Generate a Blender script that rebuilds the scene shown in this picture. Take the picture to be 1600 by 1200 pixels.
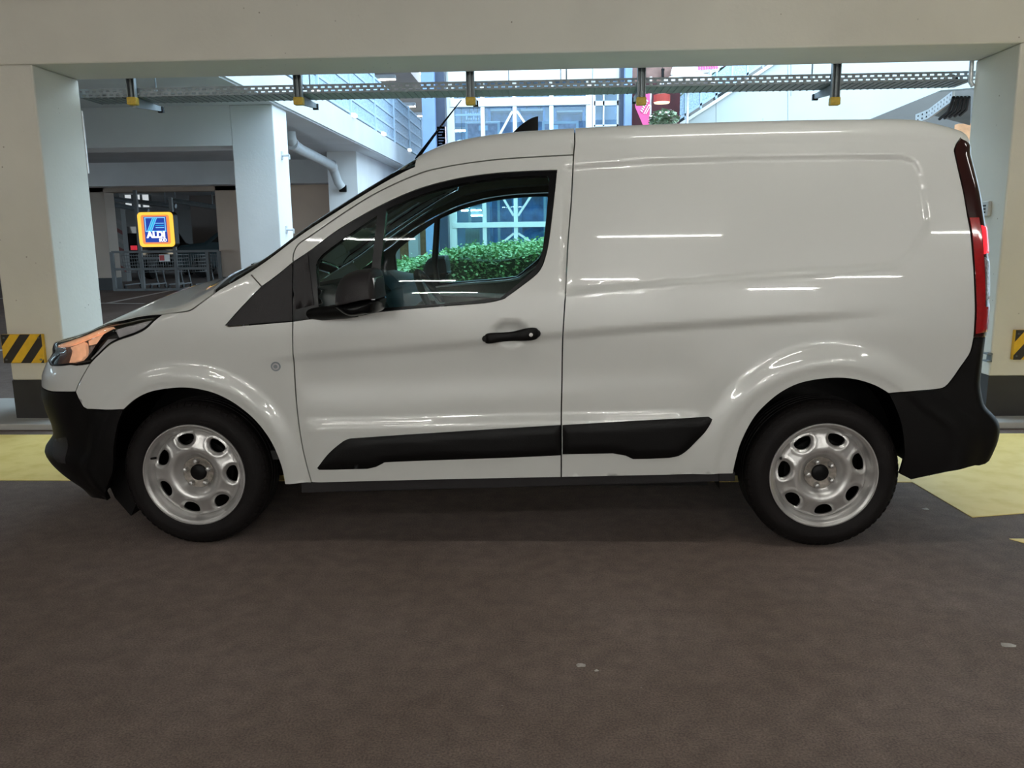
import bpy, bmesh, math, random
import numpy as np
from mathutils import Vector, Matrix
from mathutils.geometry import delaunay_2d_cdt

for o in list(bpy.data.objects): bpy.data.objects.remove(o)
SC = bpy.context.scene
COL = SC.collection
random.seed(7); RNG = np.random.default_rng(7)
R = math.radians

# ------------------------------------------------------------------ camera
FPX = 1260.8; CH = 1.3095
PITCH, YAW, ROLL = R(10.377), R(2.548), R(-0.6875)
def _cam():
    cy, sy = math.cos(YAW), math.sin(YAW)
    f0 = np.array([-sy, cy, 0]); r0 = np.array([cy, sy, 0]); u0 = np.array([0, 0, 1.])
    f = math.cos(PITCH)*f0 - math.sin(PITCH)*u0
    u = math.cos(PITCH)*u0 + math.sin(PITCH)*f0
    return f, math.cos(ROLL)*r0 + math.sin(ROLL)*u, -math.sin(ROLL)*r0 + math.cos(ROLL)*u
CF, CR, CU = _cam(); CP = np.array([0, 0, CH])
cd = bpy.data.cameras.new('camera'); cam = bpy.data.objects.new('camera', cd); COL.objects.link(cam)
cd.sensor_fit = 'HORIZONTAL'; cd.sensor_width = 36; cd.lens = FPX/1600*36; cd.clip_end = 300
cam.matrix_world = Matrix(((CR[0], CU[0], -CF[0], 0), (CR[1], CU[1], -CF[1], 0), (CR[2], CU[2], -CF[2], CH), (0, 0, 0, 1)))
SC.camera = cam
# ------------------------------------------------------------------ world, exposure
w = bpy.data.worlds.new('overcast_sky'); SC.world = w; w.use_nodes = True
w.node_tree.nodes['Background'].inputs[0].default_value = (0.63, 0.84, 1.0, 1)
w.node_tree.nodes['Background'].inputs[1].default_value = 5.5
SC.view_settings.view_transform = 'Standard'; SC.view_settings.look = 'None'
SC.view_settings.exposure = 0.0; SC.view_settings.gamma = 1; SC.view_settings.use_curve_mapping = False
TUBE_E = 74.0      # emission of the garage's fluorescent tubes
TUBE_C = (1.0, 0.99, 0.93)

def ray(px, py): return CF*FPX + CR*(px-800) - CU*(py-600)
def at(px, py, y):
    d = ray(px, py); return CP + d*(y/d[1])
def atz(px, py, z=0.):
    d = ray(px, py); return CP + d*((z-CH)/d[2])
def proj(P):
    d = P - CP; k = FPX/(d@CF); return np.stack([800+k*(d@CR), 600-k*(d@CU)], -1)

# ------------------------------------------------------------------ materials
def mat(name, col, rough=.5, metal=0., var=0., vscale=8., bump=0., bscale=60., spec=.5, coat=0., emit=None, estr=0., col2=None, lo=.4, hi=.6, detail=4.):
    m = bpy.data.materials.new(name); m.use_nodes = True
    nt = m.node_tree; b = nt.nodes['Principled BSDF']
    b.inputs['Base Color'].default_value = (*col, 1); b.inputs['Roughness'].default_value = rough
    b.inputs['Metallic'].default_value = metal; b.inputs['Specular IOR Level'].default_value = spec
    b.inputs['Coat Weight'].default_value = coat; b.inputs['Coat Roughness'].default_value = .03
    tc = nt.nodes.new('ShaderNodeTexCoord')
    if var or col2:
        n = nt.nodes.new('ShaderNodeTexNoise'); n.inputs['Scale'].default_value = vscale; n.inputs['Detail'].default_value = detail
        nt.links.new(tc.outputs['Object'], n.inputs['Vector'])
        r = nt.nodes.new('ShaderNodeValToRGB'); e = r.color_ramp.elements
        e[0].position = lo if col2 else .3; e[1].position = hi if col2 else .7
        if col2: e[0].color = (*col, 1); e[1].color = (*col2, 1)
        else:
            e[0].color = (*[c*(1-var) for c in col], 1); e[1].color = (*[min(1, c*(1+var)) for c in col], 1)
        nt.links.new(n.outputs['Fac'], r.inputs['Fac']); nt.links.new(r.outputs['Color'], b.inputs['Base Color'])
    if bump:
        n2 = nt.nodes.new('ShaderNodeTexNoise'); n2.inputs['Scale'].default_value = bscale; n2.inputs['Detail'].default_value = 5
        nt.links.new(tc.outputs['Object'], n2.inputs['Vector'])
        bp = nt.nodes.new('ShaderNodeBump'); bp.inputs['Strength'].default_value = bump; bp.inputs['Distance'].default_value = .01
        nt.links.new(n2.outputs['Fac'], bp.inputs['Height']); nt.links.new(bp.outputs['Normal'], b.inputs['Normal'])
    if emit:
        b.inputs['Emission Color'].default_value = (*emit, 1); b.inputs['Emission Strength'].default_value = estr
    return m
def glass(name, tint, gloss=.06, rough=0.):
    m = bpy.data.materials.new(name); m.use_nodes = True; nt = m.node_tree; nt.nodes.clear()
    out = nt.nodes.new('ShaderNodeOutputMaterial'); mx = nt.nodes.new('ShaderNodeMixShader')
    t = nt.nodes.new('ShaderNodeBsdfTransparent'); t.inputs[0].default_value = (*tint, 1)
    g = nt.nodes.new('ShaderNodeBsdfGlossy'); g.inputs['Roughness'].default_value = rough; g.inputs[0].default_value = (.95, 1, .98, 1)
    f = nt.nodes.new('ShaderNodeFresnel'); f.inputs[0].default_value = 1.5
    nt.links.new(f.outputs[0], mx.inputs[0]); nt.links.new(t.outputs[0], mx.inputs[1]); nt.links.new(g.outputs[0], mx.inputs[2])
    nt.links.new(mx.outputs[0], out.inputs[0]); return m
def asphalt(name, ca, cb, spk):
    m = mat(name, ca, .85, spec=.3); nt = m.node_tree; b = nt.nodes['Principled BSDF']
    tc = nt.nodes.new('ShaderNodeTexCoord')
    def noise(s, d=5.):
        n = nt.nodes.new('ShaderNodeTexNoise'); n.inputs['Scale'].default_value = s; n.inputs['Detail'].default_value = d
        nt.links.new(tc.outputs['Object'], n.inputs['Vector']); return n.outputs['Fac']
    def ramp(f, p0, c0, p1, c1):
        r = nt.nodes.new('ShaderNodeValToRGB'); e = r.color_ramp.elements
        e[0].position, e[0].color, e[1].position, e[1].color = p0, (*c0, 1), p1, (*c1, 1)
        nt.links.new(f, r.inputs['Fac']); return r.outputs['Color']
    def mix(kind, f, a, c):
        x = nt.nodes.new('ShaderNodeMixRGB'); x.blend_type = kind
        if isinstance(f, float): x.inputs[0].default_value = f
        else: nt.links.new(f, x.inputs[0])
        nt.links.new(a, x.inputs[1]); nt.links.new(c, x.inputs[2]); return x.outputs[0]
    base = ramp(noise(1.1, 6.), .35, ca, .68, cb)
    fine = ramp(noise(160., 3.), .35, (.72, .72, .72), .66, (1.25, 1.25, 1.25))
    c = mix('MULTIPLY', 1., base, fine)
    med = ramp(noise(14., 4.), .35, (.86, .86, .86), .7, (1.12, 1.12, 1.12)); c = mix('MULTIPLY', 1., c, med)
    v = nt.nodes.new('ShaderNodeTexVoronoi'); v.inputs['Scale'].default_value = 26.
    nt.links.new(tc.outputs['Object'], v.inputs['Vector'])
    sp = ramp(v.outputs['Distance'], .035, (1, 1, 1), .07, (0, 0, 0))
    k = nt.nodes.new('ShaderNodeRGB'); k.outputs[0].default_value = (*spk, 1)
    rare = ramp(noise(9., 2.), .58, (0, 0, 0), .66, (1, 1, 1)); sp = mix('MULTIPLY', 1., sp, rare)
    c = mix('MIX', sp, c, k.outputs[0])
    nt.links.new(c, b.inputs['Base Color'])
    bp = nt.nodes.new('ShaderNodeBump'); bp.inputs['Strength'].default_value = .5; bp.inputs['Distance'].default_value = .006
    nt.links.new(noise(120., 4.), bp.inputs['Height']); nt.links.new(bp.outputs['Normal'], b.inputs['Normal'])
    return m
def concrete(name, col, pits=True, dirt=.12, rough=.75):
    m = mat(name, col, rough, var=dirt*.5, vscale=1.3, bump=.15, bscale=35.); nt = m.node_tree; b = nt.nodes['Principled BSDF']
    if pits:
        tc = nt.nodes.new('ShaderNodeTexCoord')
        v = nt.nodes.new('ShaderNodeTexVoronoi'); v.inputs['Scale'].default_value = 13.; v.inputs['Randomness'].default_value = 1.
        nt.links.new(tc.outputs['Object'], v.inputs['Vector'])
        r = nt.nodes.new('ShaderNodeValToRGB'); e = r.color_ramp.elements
        e[0].position, e[0].color, e[1].position, e[1].color = .045, (.45, .42, .38, 1), .085, (1, 1, 1, 1)
        nt.links.new(v.outputs['Distance'], r.inputs['Fac'])
        n = nt.nodes.new('ShaderNodeTexNoise'); n.inputs['Scale'].default_value = 2.2; nt.links.new(tc.outputs['Object'], n.inputs['Vector'])
        r2 = nt.nodes.new('ShaderNodeValToRGB'); r2.color_ramp.elements[0].position = .5; r2.color_ramp.elements[1].position = .6
        nt.links.new(n.outputs['Fac'], r2.inputs['Fac'])
        mx = nt.nodes.new('ShaderNodeMixRGB'); mx.blend_type = 'MULTIPLY'
        src = b.inputs['Base Color'].links[0].from_socket
        nt.links.new(r2.outputs['Color'], mx.inputs[0]); nt.links.new(src, mx.inputs[1]); nt.links.new(r.outputs['Color'], mx.inputs[2])
        nt.links.new(mx.outputs[0], b.inputs['Base Color'])
    return m

M = {}
M['paint'] = mat('white_paint', (.60, .605, .58), .28, spec=.5, coat=.9)
M['plastic'] = mat('black_plastic', (.0032, .0028, .0028), .45, bump=.1, bscale=400., spec=.16)
M['grey_plastic'] = mat('grey_plastic', (.020, .018, .019), .5, bump=.12, bscale=300., spec=.22)
M['rubber'] = mat('tyre_rubber', (.0065, .005, .005), .7, var=.25, vscale=10., bump=.1, bscale=150., spec=.2)
M['rim'] = mat('silver_steel', (.56, .55, .54), .36, .75, var=.06, vscale=20.)
M['rust'] = mat('brown_steel', (.27, .24, .21), .55, .5, var=.3, vscale=60.)
M['gloss_black'] = mat('gloss_black', (.004, .004, .0045), .22, spec=.12, var=.1)
M['card_trim'] = mat('door_card_trim', (.07, .075, .06), .7, var=.15, vscale=30.)
M['dark_trim'] = mat('dark_trim', (.020, .021, .020), .6, var=.15, vscale=30.)
M['headliner'] = mat('headliner_fabric', (.42, .43, .34), .9, var=.06, vscale=200.)
M['seat'] = mat('seat_fabric', (.03, .03, .033), .9, var=.2, vscale=120.)
M['dash'] = mat('dashboard_plastic', (.012, .014, .014), .7, var=.1, vscale=40.)
M['silver_trim'] = mat('silver_trim', (.5, .52, .52), .35, .6, var=.05)
M['glass'] = glass('tinted_glass', (.68, .90, .87))
M['clear'] = glass('clear_lens', (.93, .93, .93))
M['redlens'] = mat('red_lens', (.30, .006, .008), .08, spec=.6, var=.1, vscale=60., coat=.5)
M['redlit'] = mat('lit_red_lens', (.7, .02, .03), .1, emit=(1, .03, .05), estr=1.0, coat=.5, var=.3, vscale=70.)
M['darkred'] = mat('smoked_lens', (.022, .004, .004), .08, coat=.5, var=.1, vscale=30.)
M['smoke'] = mat('clear_grey_lens', (.23, .22, .23), .15, var=.5, vscale=80., coat=.5)
M['peach'] = mat('lit_reflector', (.85, .50, .32), .25, .2, emit=(1, .52, .30), estr=.42, var=.12, vscale=30.)
M['bronze'] = mat('bronze_reflector', (.26, .14, .10), .3, .3, var=.2, vscale=40.)
M['lampgrey'] = mat('lamp_bezel', (.42, .40, .41), .4, 0., var=.12, vscale=30.)
M['chrome'] = mat('chrome', (.75, .75, .77), .12, 1., var=.05)
M['asphalt'] = asphalt('asphalt', (.150, .112, .094), (.195, .152, .132), (.35, .33, .32))
M['wall_warm'] = concrete('painted_concrete', (.62, .59, .52))
M['wall_white'] = concrete('white_concrete', (.72, .735, .75), pits=False)
M['beige'] = concrete('beige_plaster', (.52, .43, .36), pits=False)
M['blackpaint'] = mat('black_paint', (.022, .020, .020), .6, var=.2, vscale=5.)
M['yellow'] = mat('yellow_paint', (.92, .71, .25), .6, var=.0, col2=(.82, .61, .17), vscale=7., lo=.45, hi=.7, detail=8., bump=.1, bscale=90.)
M['whiteline'] = mat('white_line_paint', (.62, .60, .58), .7, var=.12, vscale=9.)
M['galv'] = mat('galvanised_steel', (.20, .225, .24), .5, .3, var=.12, vscale=14.)
M['galv_light'] = mat('bright_galvanised_steel', (.62, .64, .66), .4, .5, var=.1, vscale=25.)
M['capyellow'] = mat('yellow_cap', (.50, .33, .03), .5, var=.2, vscale=40.)
M['hazyellow'] = mat('hazard_yellow', (.72, .42, .02), .45, var=.08, vscale=20.)
M['hazblack'] = mat('hazard_black', (.020, .016, .014), .5, var=.2, vscale=20.)
M['tube'] = mat('lit_tube', (1, 1, 1), .4, emit=TUBE_C, estr=TUBE_E, var=.01)
M['tube_mid'] = mat('lit_tube_mid', (1, 1, 1), .4, emit=TUBE_C, estr=TUBE_E*2.1, var=.01)
M['tube_far'] = mat('lit_tube_far', (1, 1, 1), .4, emit=TUBE_C, estr=TUBE_E*5.2, var=.01)
M['white_metal'] = mat('white_metal', (.72, .74, .75), .4, var=.04, vscale=4.)

M['bay'] = mat('grey_bay_steel', (.10, .10, .10), .5, .3, var=.1, vscale=6.)

# ------------------------------------------------------------------ builders
def link(name, me, m, parent=None, smooth=False):
    if m is not None: me.materials.append(m)
    o = bpy.data.objects.new(name, me); COL.objects.link(o)
    if parent: o.parent = parent
    if smooth:
        me.polygons.foreach_set('use_smooth', [True]*len(me.polygons))
    return o
def pyd(name, v, f, m, parent=None, smooth=False):
    me = bpy.data.meshes.new(name); me.from_pydata([tuple(map(float, p)) for p in v], [], [tuple(map(int, q)) for q in f]); me.update()
    return link(name, me, m, parent, smooth)
class MB:
    """collects shapes of ONE part"""
    def __init__(s): s.v = []; s.f = []
    def add(s, v, f):
        n = len(s.v); s.v += [tuple(map(float, p)) for p in v]; s.f += [tuple(i+n for i in q) for q in f]; return s
    def box(s, a, b):
        x0, x1 = sorted((a[0], b[0])); y0, y1 = sorted((a[1], b[1])); z0, z1 = sorted((a[2], b[2]))
        return s.add([(x0,y0,z0),(x1,y0,z0),(x1,y1,z0),(x0,y1,z0),(x0,y0,z1),(x1,y0,z1),(x1,y1,z1),(x0,y1,z1)],
                     [(0,3,2,1),(4,5,6,7),(0,1,5,4),(1,2,6,5),(2,3,7,6),(3,0,4,7)])
    def bar(s, a, b, t, t2=None, up=(0,0,1)):
        a = Vector(a); b = Vector(b); d = (b-a).normalized(); u = Vector(up)
        if abs(d.dot(u)) > .98: u = Vector((1,0,0))
        n = d.cross(u).normalized(); u = n.cross(d); t2 = t2 or t
        c = [a+n*i*t/2+u*j*t2/2 for i, j in ((-1,-1),(1,-1),(1,1),(-1,1))]; c += [p+(b-a) for p in c]
        return s.add(c, [(3,2,1,0),(4,5,6,7),(0,1,5,4),(1,2,6,5),(2,3,7,6),(3,0,4,7)])
    def tube(s, pts, r, n=10, cap=True):
        pts = [Vector(p) for p in pts]; rs = r if isinstance(r, (list, tuple)) else [r]*len(pts)
        v = []; f = []; u = None
        for i, p in enumerate(pts):
            d = ((pts[min(i+1, len(pts)-1)]-pts[max(i-1, 0)])).normalized()
            if u is None: u = d.orthogonal().normalized()
            u = (u-d*u.dot(d)).normalized(); k = d.cross(u)
            for j in range(n):
                a = 2*math.pi*j/n; v.append(p+(u*math.cos(a)+k*math.sin(a))*rs[i])
        for i in range(len(pts)-1):
            for j in range(n): f.append((i*n+j, i*n+(j+1)%n, (i+1)*n+(j+1)%n, (i+1)*n+j))
        if cap: f.append(tuple(range(n-1, -1, -1))); f.append(tuple((len(pts)-1)*n+j for j in range(n)))
        return s.add(v, f)
    def lathe(s, prof, c, axis='y', n=48, close=False):
        """prof: (radius, offset along axis)"""
        v = []; f = []; m = len(prof)
        for j in range(n):
            a = 2*math.pi*j/n; ca, sa = math.cos(a), math.sin(a)
            for r, o in prof:
                v.append({'y': (c[0]+r*ca, c[1]+o, c[2]+r*sa), 'z': (c[0]+r*ca, c[1]+r*sa, c[2]+o), 'x': (c[0]+o, c[1]+r*ca, c[2]+r*sa)}[axis])
        for j in range(n):
            for i in range(m-1 if not close else m):
                i2 = (i+1) % m; f.append((j*m+i, j*m+i2, ((j+1)%n)*m+i2, ((j+1)%n)*m+i))
        return s.add(v, f)
    def prism(s, poly, d):
        """poly: 3D planar points, d: extrusion vector"""
        n = len(poly); v = [Vector(p) for p in poly]; v += [p+Vector(d) for p in v]
        return s.add(v, [tuple(range(n)), tuple(range(2*n-1, n-1, -1))]+[(i, i+n, (i+1)%n+n, (i+1)%n) for i in range(n)])
    def build(s, name, m, parent=None, smooth=False, bevel=0., kind=None, fix=True):
        o = pyd(name, s.v, s.f, m, parent, smooth)
        if fix:
            bm = bmesh.new(); bm.from_mesh(o.data); bmesh.ops.recalc_face_normals(bm, faces=bm.faces); bm.to_mesh(o.data); bm.free()
        if smooth: autosmooth(o)
        if bevel:
            b = o.modifiers.new('bevel', 'BEVEL'); b.width = bevel; b.segments = 2; b.limit_method = 'ANGLE'
        if kind: o['kind'] = kind
        return o
def autosmooth(o, ang=40):
    bm = bmesh.new(); bm.from_mesh(o.data)
    for e in bm.edges:
        e.smooth = not (len(e.link_faces) == 2 and e.calc_face_angle(0) > R(ang))
    bm.to_mesh(o.data); bm.free()
def tag(o, label, cat, group=None):
    o['label'] = label; o['category'] = cat
    if group: o['group'] = group
    return o
def empty(name, loc, label=None, cat=None, group=None):
    o = bpy.data.objects.new(name, None); COL.objects.link(o); o.location = loc; o.empty_display_size = .1
    if label: tag(o, label, cat, group)
    return o
def struct(o): o['kind'] = 'structure'; return o
def rel(o, parent):
    """parent o (built in world coords) under an unrotated empty"""
    o.parent = parent; o.location = tuple(-Vector(parent.location)); return o
def text_mesh(name, body, size, m, parent, mat4, ext=.002, bold=0.):
    c = bpy.data.curves.new(name, 'FONT'); c.body = body; c.size = size; c.extrude = ext; c.offset = bold
    c.align_x = 'CENTER'; c.align_y = 'CENTER'
    t = bpy.data.objects.new(name, c); COL.objects.link(t); bpy.context.view_layer.update()
    me = bpy.data.meshes.new_from_object(t.evaluated_get(bpy.context.evaluated_depsgraph_get()))
    bpy.data.objects.remove(t); bpy.data.curves.remove(c)
    o = link(name, me, m); o.data.transform(mat4)
    if parent: rel(o, parent)
    return o

# ================================================================== VAN
XF, YC = -1.5175, 4.15
van = empty('delivery_van', (XF, YC, 0), 'white panel van with black bumpers and silver steel wheels parked across the picture', 'van')
def sst(t): t = np.clip(t, 0, 1); return t*t*(3-2*t)
XN, LF, NF = -.905, .63, 2.5
XR, LR, NR = 3.355, .13, 2.3
def _plan():
    th = np.linspace(0, math.pi/2, 1500)
    fx = XN+LF*(1-np.cos(th)**(2/NF)); fw = np.sin(th)**(2/NF)
    sx = np.linspace(XN+LF, XR-LR, 600)[1:-1]
    rx = XR-LR*(1-np.cos(th[::-1])**(2/NR)); rw = np.sin(th[::-1])**(2/NR)
    X = np.concatenate([fx, sx, rx]); W = np.concatenate([fw, np.ones_like(sx), rw])
    s = np.concatenate([[0], np.cumsum(np.hypot(np.diff(X), .88*np.diff(W)))])
    return s - s[1499] + XN+LF, X, W
UT, XT, WT = _plan()
U0, U1 = UT[0], UT[-1]
def smoothtab(kx, ky, sig=.03):
    g = np.arange(-1.6, 4.6, .004); v = np.interp(g, kx, ky); k = np.arange(-60, 61)*.004
    k = np.exp(-k**2/(2*sig**2)); k /= k.sum(); vp = np.pad(v, 60, mode='edge'); v = np.convolve(vp, k, 'valid')
    return lambda x: np.interp(x, g, v)
Ze_x = smoothtab([-.9,-.7,-.592,-.505,-.385,-.27,-.118,.012,.127,.269,.378,.525,.68,.822,.903,.985,1.106,1.254,1.375,1.481,1.633,1.9,2.166,2.43,2.68,2.94,3.07,3.15,3.2,3.32],
               [.84,.88,.905,.931,.963,.988,1.012,1.043,1.10,1.172,1.24,1.349,1.445,1.53,1.577,1.632,1.69,1.716,1.729,1.735,1.741,1.75,1.754,1.757,1.757,1.755,1.750,1.738,1.72,1.68], .035)
Rr = smoothtab([-1,-.1,.2,.9,1.15,4], [.05,.05,.035,.04,.09,.09], .05)
Cr = smoothtab([-1,-.9,-.7,-.5,-.2,.05,.25,.6,.95,1.2,4], [.0,.03,.10,.13,.13,.12,.11,.10,.085,.045,.04], .06)
base_w = smoothtab([.1,.2,.3,.42,.58,.75,.92,1.0,1.12,1.3,1.5,1.65,1.8], [.86,.885,.899,.906,.908,.910,.915,.909,.897,.869,.830,.792,.748], .035)
nose = smoothtab([.1,.22,.27,.32,.37,.40,.44,.5,.56,.62,.72,.78,.86,.95,1.1], [.20,.11,.045,.0,-.025,.005,.035,.03,.01,.0,.012,.045,.115,.16,.17], .012)
rear = smoothtab([.1,.27,.32,.38,.46,.52,.56,.60,.64,.70,.8,1.0,1.16,1.3,1.45,1.6,1.68,1.75], [-.02,-.01,.03,.06,.085,.09,.07,.02,.005,-.01,-.01,-.005,-.010,-.02,-.042,-.075,-.095,-.11], .015)
crz = smoothtab([0,.472,1.258,1.577,1.89,2.522,2.924,3.3], [.80,.838,.897,.926,.95,.988,1.013,1.03], .08)
RECESS = None; SCOOP = None
def sdist(P, poly):
    """signed distance (neg. inside) of P (n,2) to polygon"""
    d = np.full(len(P), 9.); ins = np.zeros(len(P), bool)
    for a, b in zip(poly, np.roll(poly, -1, 0)):
        ab = b-a; t = np.clip(((P-a)@ab)/max(ab@ab, 1e-12), 0, 1); q = P-a-t[:, None]*ab; d = np.minimum(d, np.hypot(q[:, 0], q[:, 1]))
        c = (a[1] > P[:, 1]) != (b[1] > P[:, 1])
        with np.errstate(divide='ignore', invalid='ignore'):
            ins ^= c & (P[:, 0] < (b[0]-a[0])*(P[:, 1]-a[1])/(b[1]-a[1])+a[0])
    return np.where(ins, -d, d)
def wside(u, z):
    w = base_w(z)
    zc = crz(u); f = sst((u-.30)/.25)*(1-sst((u-2.35)/.6)); b = zc-z
    w = w - .013*f*sst(b/.026)*(1-sst((b-.03)/.24))
    zl = np.interp(u, [.5, 2.15], [.575, .612]); f = sst((u-.47)/.1)*(1-sst((u-2.02)/.2))
    w = w + f*(.016*sst((zl-z)/.05) - .008*sst((z-zl)/.18)*(1-sst((z-zl-.1)/.2)))
    r = np.hypot(u, z-.316); w = w + .020*(1-sst((r-.43)/.075)) - .005*(1-sst((r-.405)/.012))
    r = np.hypot(u-2.662, z-.316); w = w + .022*(1-sst((r-.475)/.10)) - .005*(1-sst((r-.45)/.012))
    if RECESS is not None:
        d = sdist(np.stack([u, z], -1), RECESS); w = w - .012*sst((.008-d)/.016)
    if SCOOP is not None:
        q = ((u-SCOOP[0])/.075)**2+((z-SCOOP[1])/.052)**2; w = w - .022*(1-sst((q-.25)/.75))
    return w
QM = .85
def S(u, v):
    u = np.asarray(u, float); v = np.asarray(v, float); sh = np.broadcast(u, v).shape
    u = np.broadcast_to(u, sh).ravel(); v = np.broadcast_to(v, sh).ravel()
    X = np.interp(u, UT, XT); Wn = np.interp(u, UT, WT)
    ze = Ze_x(X); r = Rr(X); zs = ze-r; q = np.maximum(v-zs, 0); z1 = np.minimum(v, zs)
    w1 = wside(u, z1); c = Cr(X); we = np.maximum(w1-r, .1)
    fm = math.pi/2-np.arctan(2*c/we); qa = r*fm; ph = np.minimum(q, qa)/r
    w = w1-r*(1-np.cos(ph)); z = z1+r*np.sin(ph)
    t = np.clip((q-qa)/(QM-qa), 0, 1); z = z+c*(2*t-t*t)
    xs = np.where(u < .1, XN+.03+(u-U0)/(.1-U0)*(.07-XN), np.where(u > 3., 3.+(u-3.)/(U1-3.)*(XR-3.06), X))
    x = X+(xs-X)*t + nose(z1)*(1-sst((u+.75)/.6)) + rear(z1)*sst((u-2.85)/.33)
    return np.stack([x, -Wn*w*(1-t), z], -1).reshape(sh+(3,))
def vs(u): X = np.interp(u, UT, XT); return Ze_x(X)-Rr(X)
def SN(u, v):
    e = 1e-3; du = S(u+e, v)-S(u-e, v); dv = S(u, v+e)-S(u, v-e); n = np.cross(du, dv)
    return n/np.maximum(np.linalg.norm(n, axis=-1, keepdims=True), 1e-9)
ORG = np.array([XF, YC, 0])
_gu, _gv = np.meshgrid(np.linspace(U0, U1, 420), np.linspace(.15, 1.75, 200), indexing='ij')
_gu = _gu.ravel(); _gv = _gv.ravel()
def _grid():
    p = S(_gu, _gv)+ORG; n = SN(_gu, _gv); return proj(p), ((p-CP)*n).sum(-1) < 0
_gp, _gf = _grid()
def UV(px, py):
    """pixel -> (u,v) on the near side of the body"""
    d = np.hypot(_gp[:, 0]-px, _gp[:, 1]-py)+np.where(_gf & (_gv < vs(_gu)+.13), 0, 1e4); i = d.argmin(); q = np.array([_gu[i], _gv[i]])
    for _ in range(12):
        p0 = proj(S(q[0], q[1])+ORG); e = p0-np.array([px, py])
        if np.hypot(*e) < .02: break
        J = np.stack([(proj(S(q[0]+1e-4, q[1])+ORG)-p0)/1e-4, (proj(S(q[0], q[1]+1e-4)+ORG)-p0)/1e-4], -1)
        if abs(np.linalg.det(J)) < 2e4: break
        st = np.linalg.solve(J, -e); st *= min(1, .03/max(np.abs(st).max(), 1e-9)); q = q+st
    return np.array([np.clip(q[0], U0, U1), q[1]])
def curve(pts, smooth=True, h=.012):
    """list of pixels (or ('uv',u,v)) -> dense uv polyline"""
    k = np.array([np.array(p[1:]) if p[0] == 'uv' else UV(*p) for p in pts])
    out = []
    for i in range(len(k)-1):
        p0, p1, p2, p3 = k[max(i-1, 0)], k[i], k[i+1], k[min(i+2, len(k)-1)]
        n = max(1, int(np.hypot(*(p2-p1))/h))
        for j in range(n):
            t = j/n
            if smooth: q = .5*((2*p1)+(p2-p0)*t+(2*p0-5*p1+4*p2-p3)*t*t+(3*p1-p0-3*p2+p3)*t**3)
            else: q = p1+(p2-p1)*t
            out.append(q)
    out.append(k[-1]); return np.array(out)
def join(*cs):
    out = [cs[0]]
    for c in cs[1:]: out.append(c)
    a = np.concatenate(out); keep = [0]
    for i in range(1, len(a)):
        if np.hypot(*(a[i]-a[keep[-1]])) > .002: keep.append(i)
    a = a[keep]
    if np.hypot(*(a[0]-a[-1])) < .002: a = a[:-1]
    return a
def seg(a, b, h=.02): return curve([('uv', *a), ('uv', *b)], False, h)
def inset(poly, g):
    A = np.sum(poly[:, 0]*np.roll(poly[:, 1], -1)-np.roll(poly[:, 0], -1)*poly[:, 1])
    s = 1 if A > 0 else -1
    e = np.roll(poly, -1, 0)-poly; n = np.stack([-e[:, 1], e[:, 0]], -1)*s; n /= np.maximum(np.linalg.norm(n, axis=1, keepdims=True), 1e-9)
    m = n+np.roll(n, 1, 0); m /= np.maximum((m*m).sum(1, keepdims=True)/2, .35)
    out = poly+m*g
    y = S(poly[:, 0], poly[:, 1])[:, 1]; c = np.abs(y) < 2e-3; out[c] = poly[c]; return out
def tri2d(poly, holes, h):
    lo = poly.min(0); hi = poly.max(0)
    gx, gy = np.meshgrid(np.arange(lo[0]+h/2, hi[0], h), np.arange(lo[1]+h/2, hi[1], h), indexing='ij')
    gx = gx + (np.arange(gx.shape[1]) % 2)[None, :]*h/2
    P = np.stack([gx.ravel(), gy.ravel()], -1); d = sdist(P, poly); k = d < -.45*h
    for ho in holes: k &= sdist(P, ho) > .45*h
    P = P[k]; rings = [poly]+list(holes); co = []; ed = []
    for r_ in rings:
        n = len(co); co += [tuple(p) for p in r_]; ed += [(n+i, n+(i+1) % len(r_)) for i in range(len(r_))]
    co += [tuple(p) for p in P]
    v, e, f, *_ = delaunay_2d_cdt([Vector(c) for c in co], ed, [], 0, 1e-6)
    v = np.array([tuple(p) for p in v]); f = np.array([tuple(q) for q in f if len(q) == 3])
    c = v[f].mean(1); k = sdist(c, poly) < 0
    for ho in holes: k &= sdist(c, ho) > 0
    return v, f[k]
def finish(name, V, F, Nn, depth, m, parent, weld):
    bm = bmesh.new(); L = bm.verts.layers.float_vector.new('nn'); vv = [bm.verts.new(p) for p in V]
    for q, n in zip(vv, Nn): q[L] = Vector(n)
    for f in F:
        try: bm.faces.new([vv[i] for i in f])
        except ValueError: pass
    if weld: bmesh.ops.remove_doubles(bm, verts=[q for q in bm.verts if abs(q.co.y) < 4e-3], dist=5e-3)
    for q in [q for q in bm.verts if not q.link_faces]: bm.verts.remove(q)
    if depth:
        be = [e for e in bm.edges if len(e.link_faces) == 1]
        mp = {}
        for e in be:
            for q in e.verts:
                if q not in mp: n = bm.verts.new(q.co-q[L]*depth); n[L] = q[L]; mp[q] = n
        for e in be:
            f = e.link_faces[0]; a, b = e.verts
            for l in f.loops:
                if l.edge == e: a, b = l.vert, l.link_loop_next.vert
            try: bm.faces.new([b, a, mp[a], mp[b]])
            except ValueError: pass
            e.smooth = False
    for f in bm.faces: f.smooth = True
    me = bpy.data.meshes.new(name); bm.to_mesh(me); bm.free()
    if 'nn' in me.attributes: me.attributes.remove(me.attributes['nn'])
    return link(name, me, m, parent)
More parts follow.
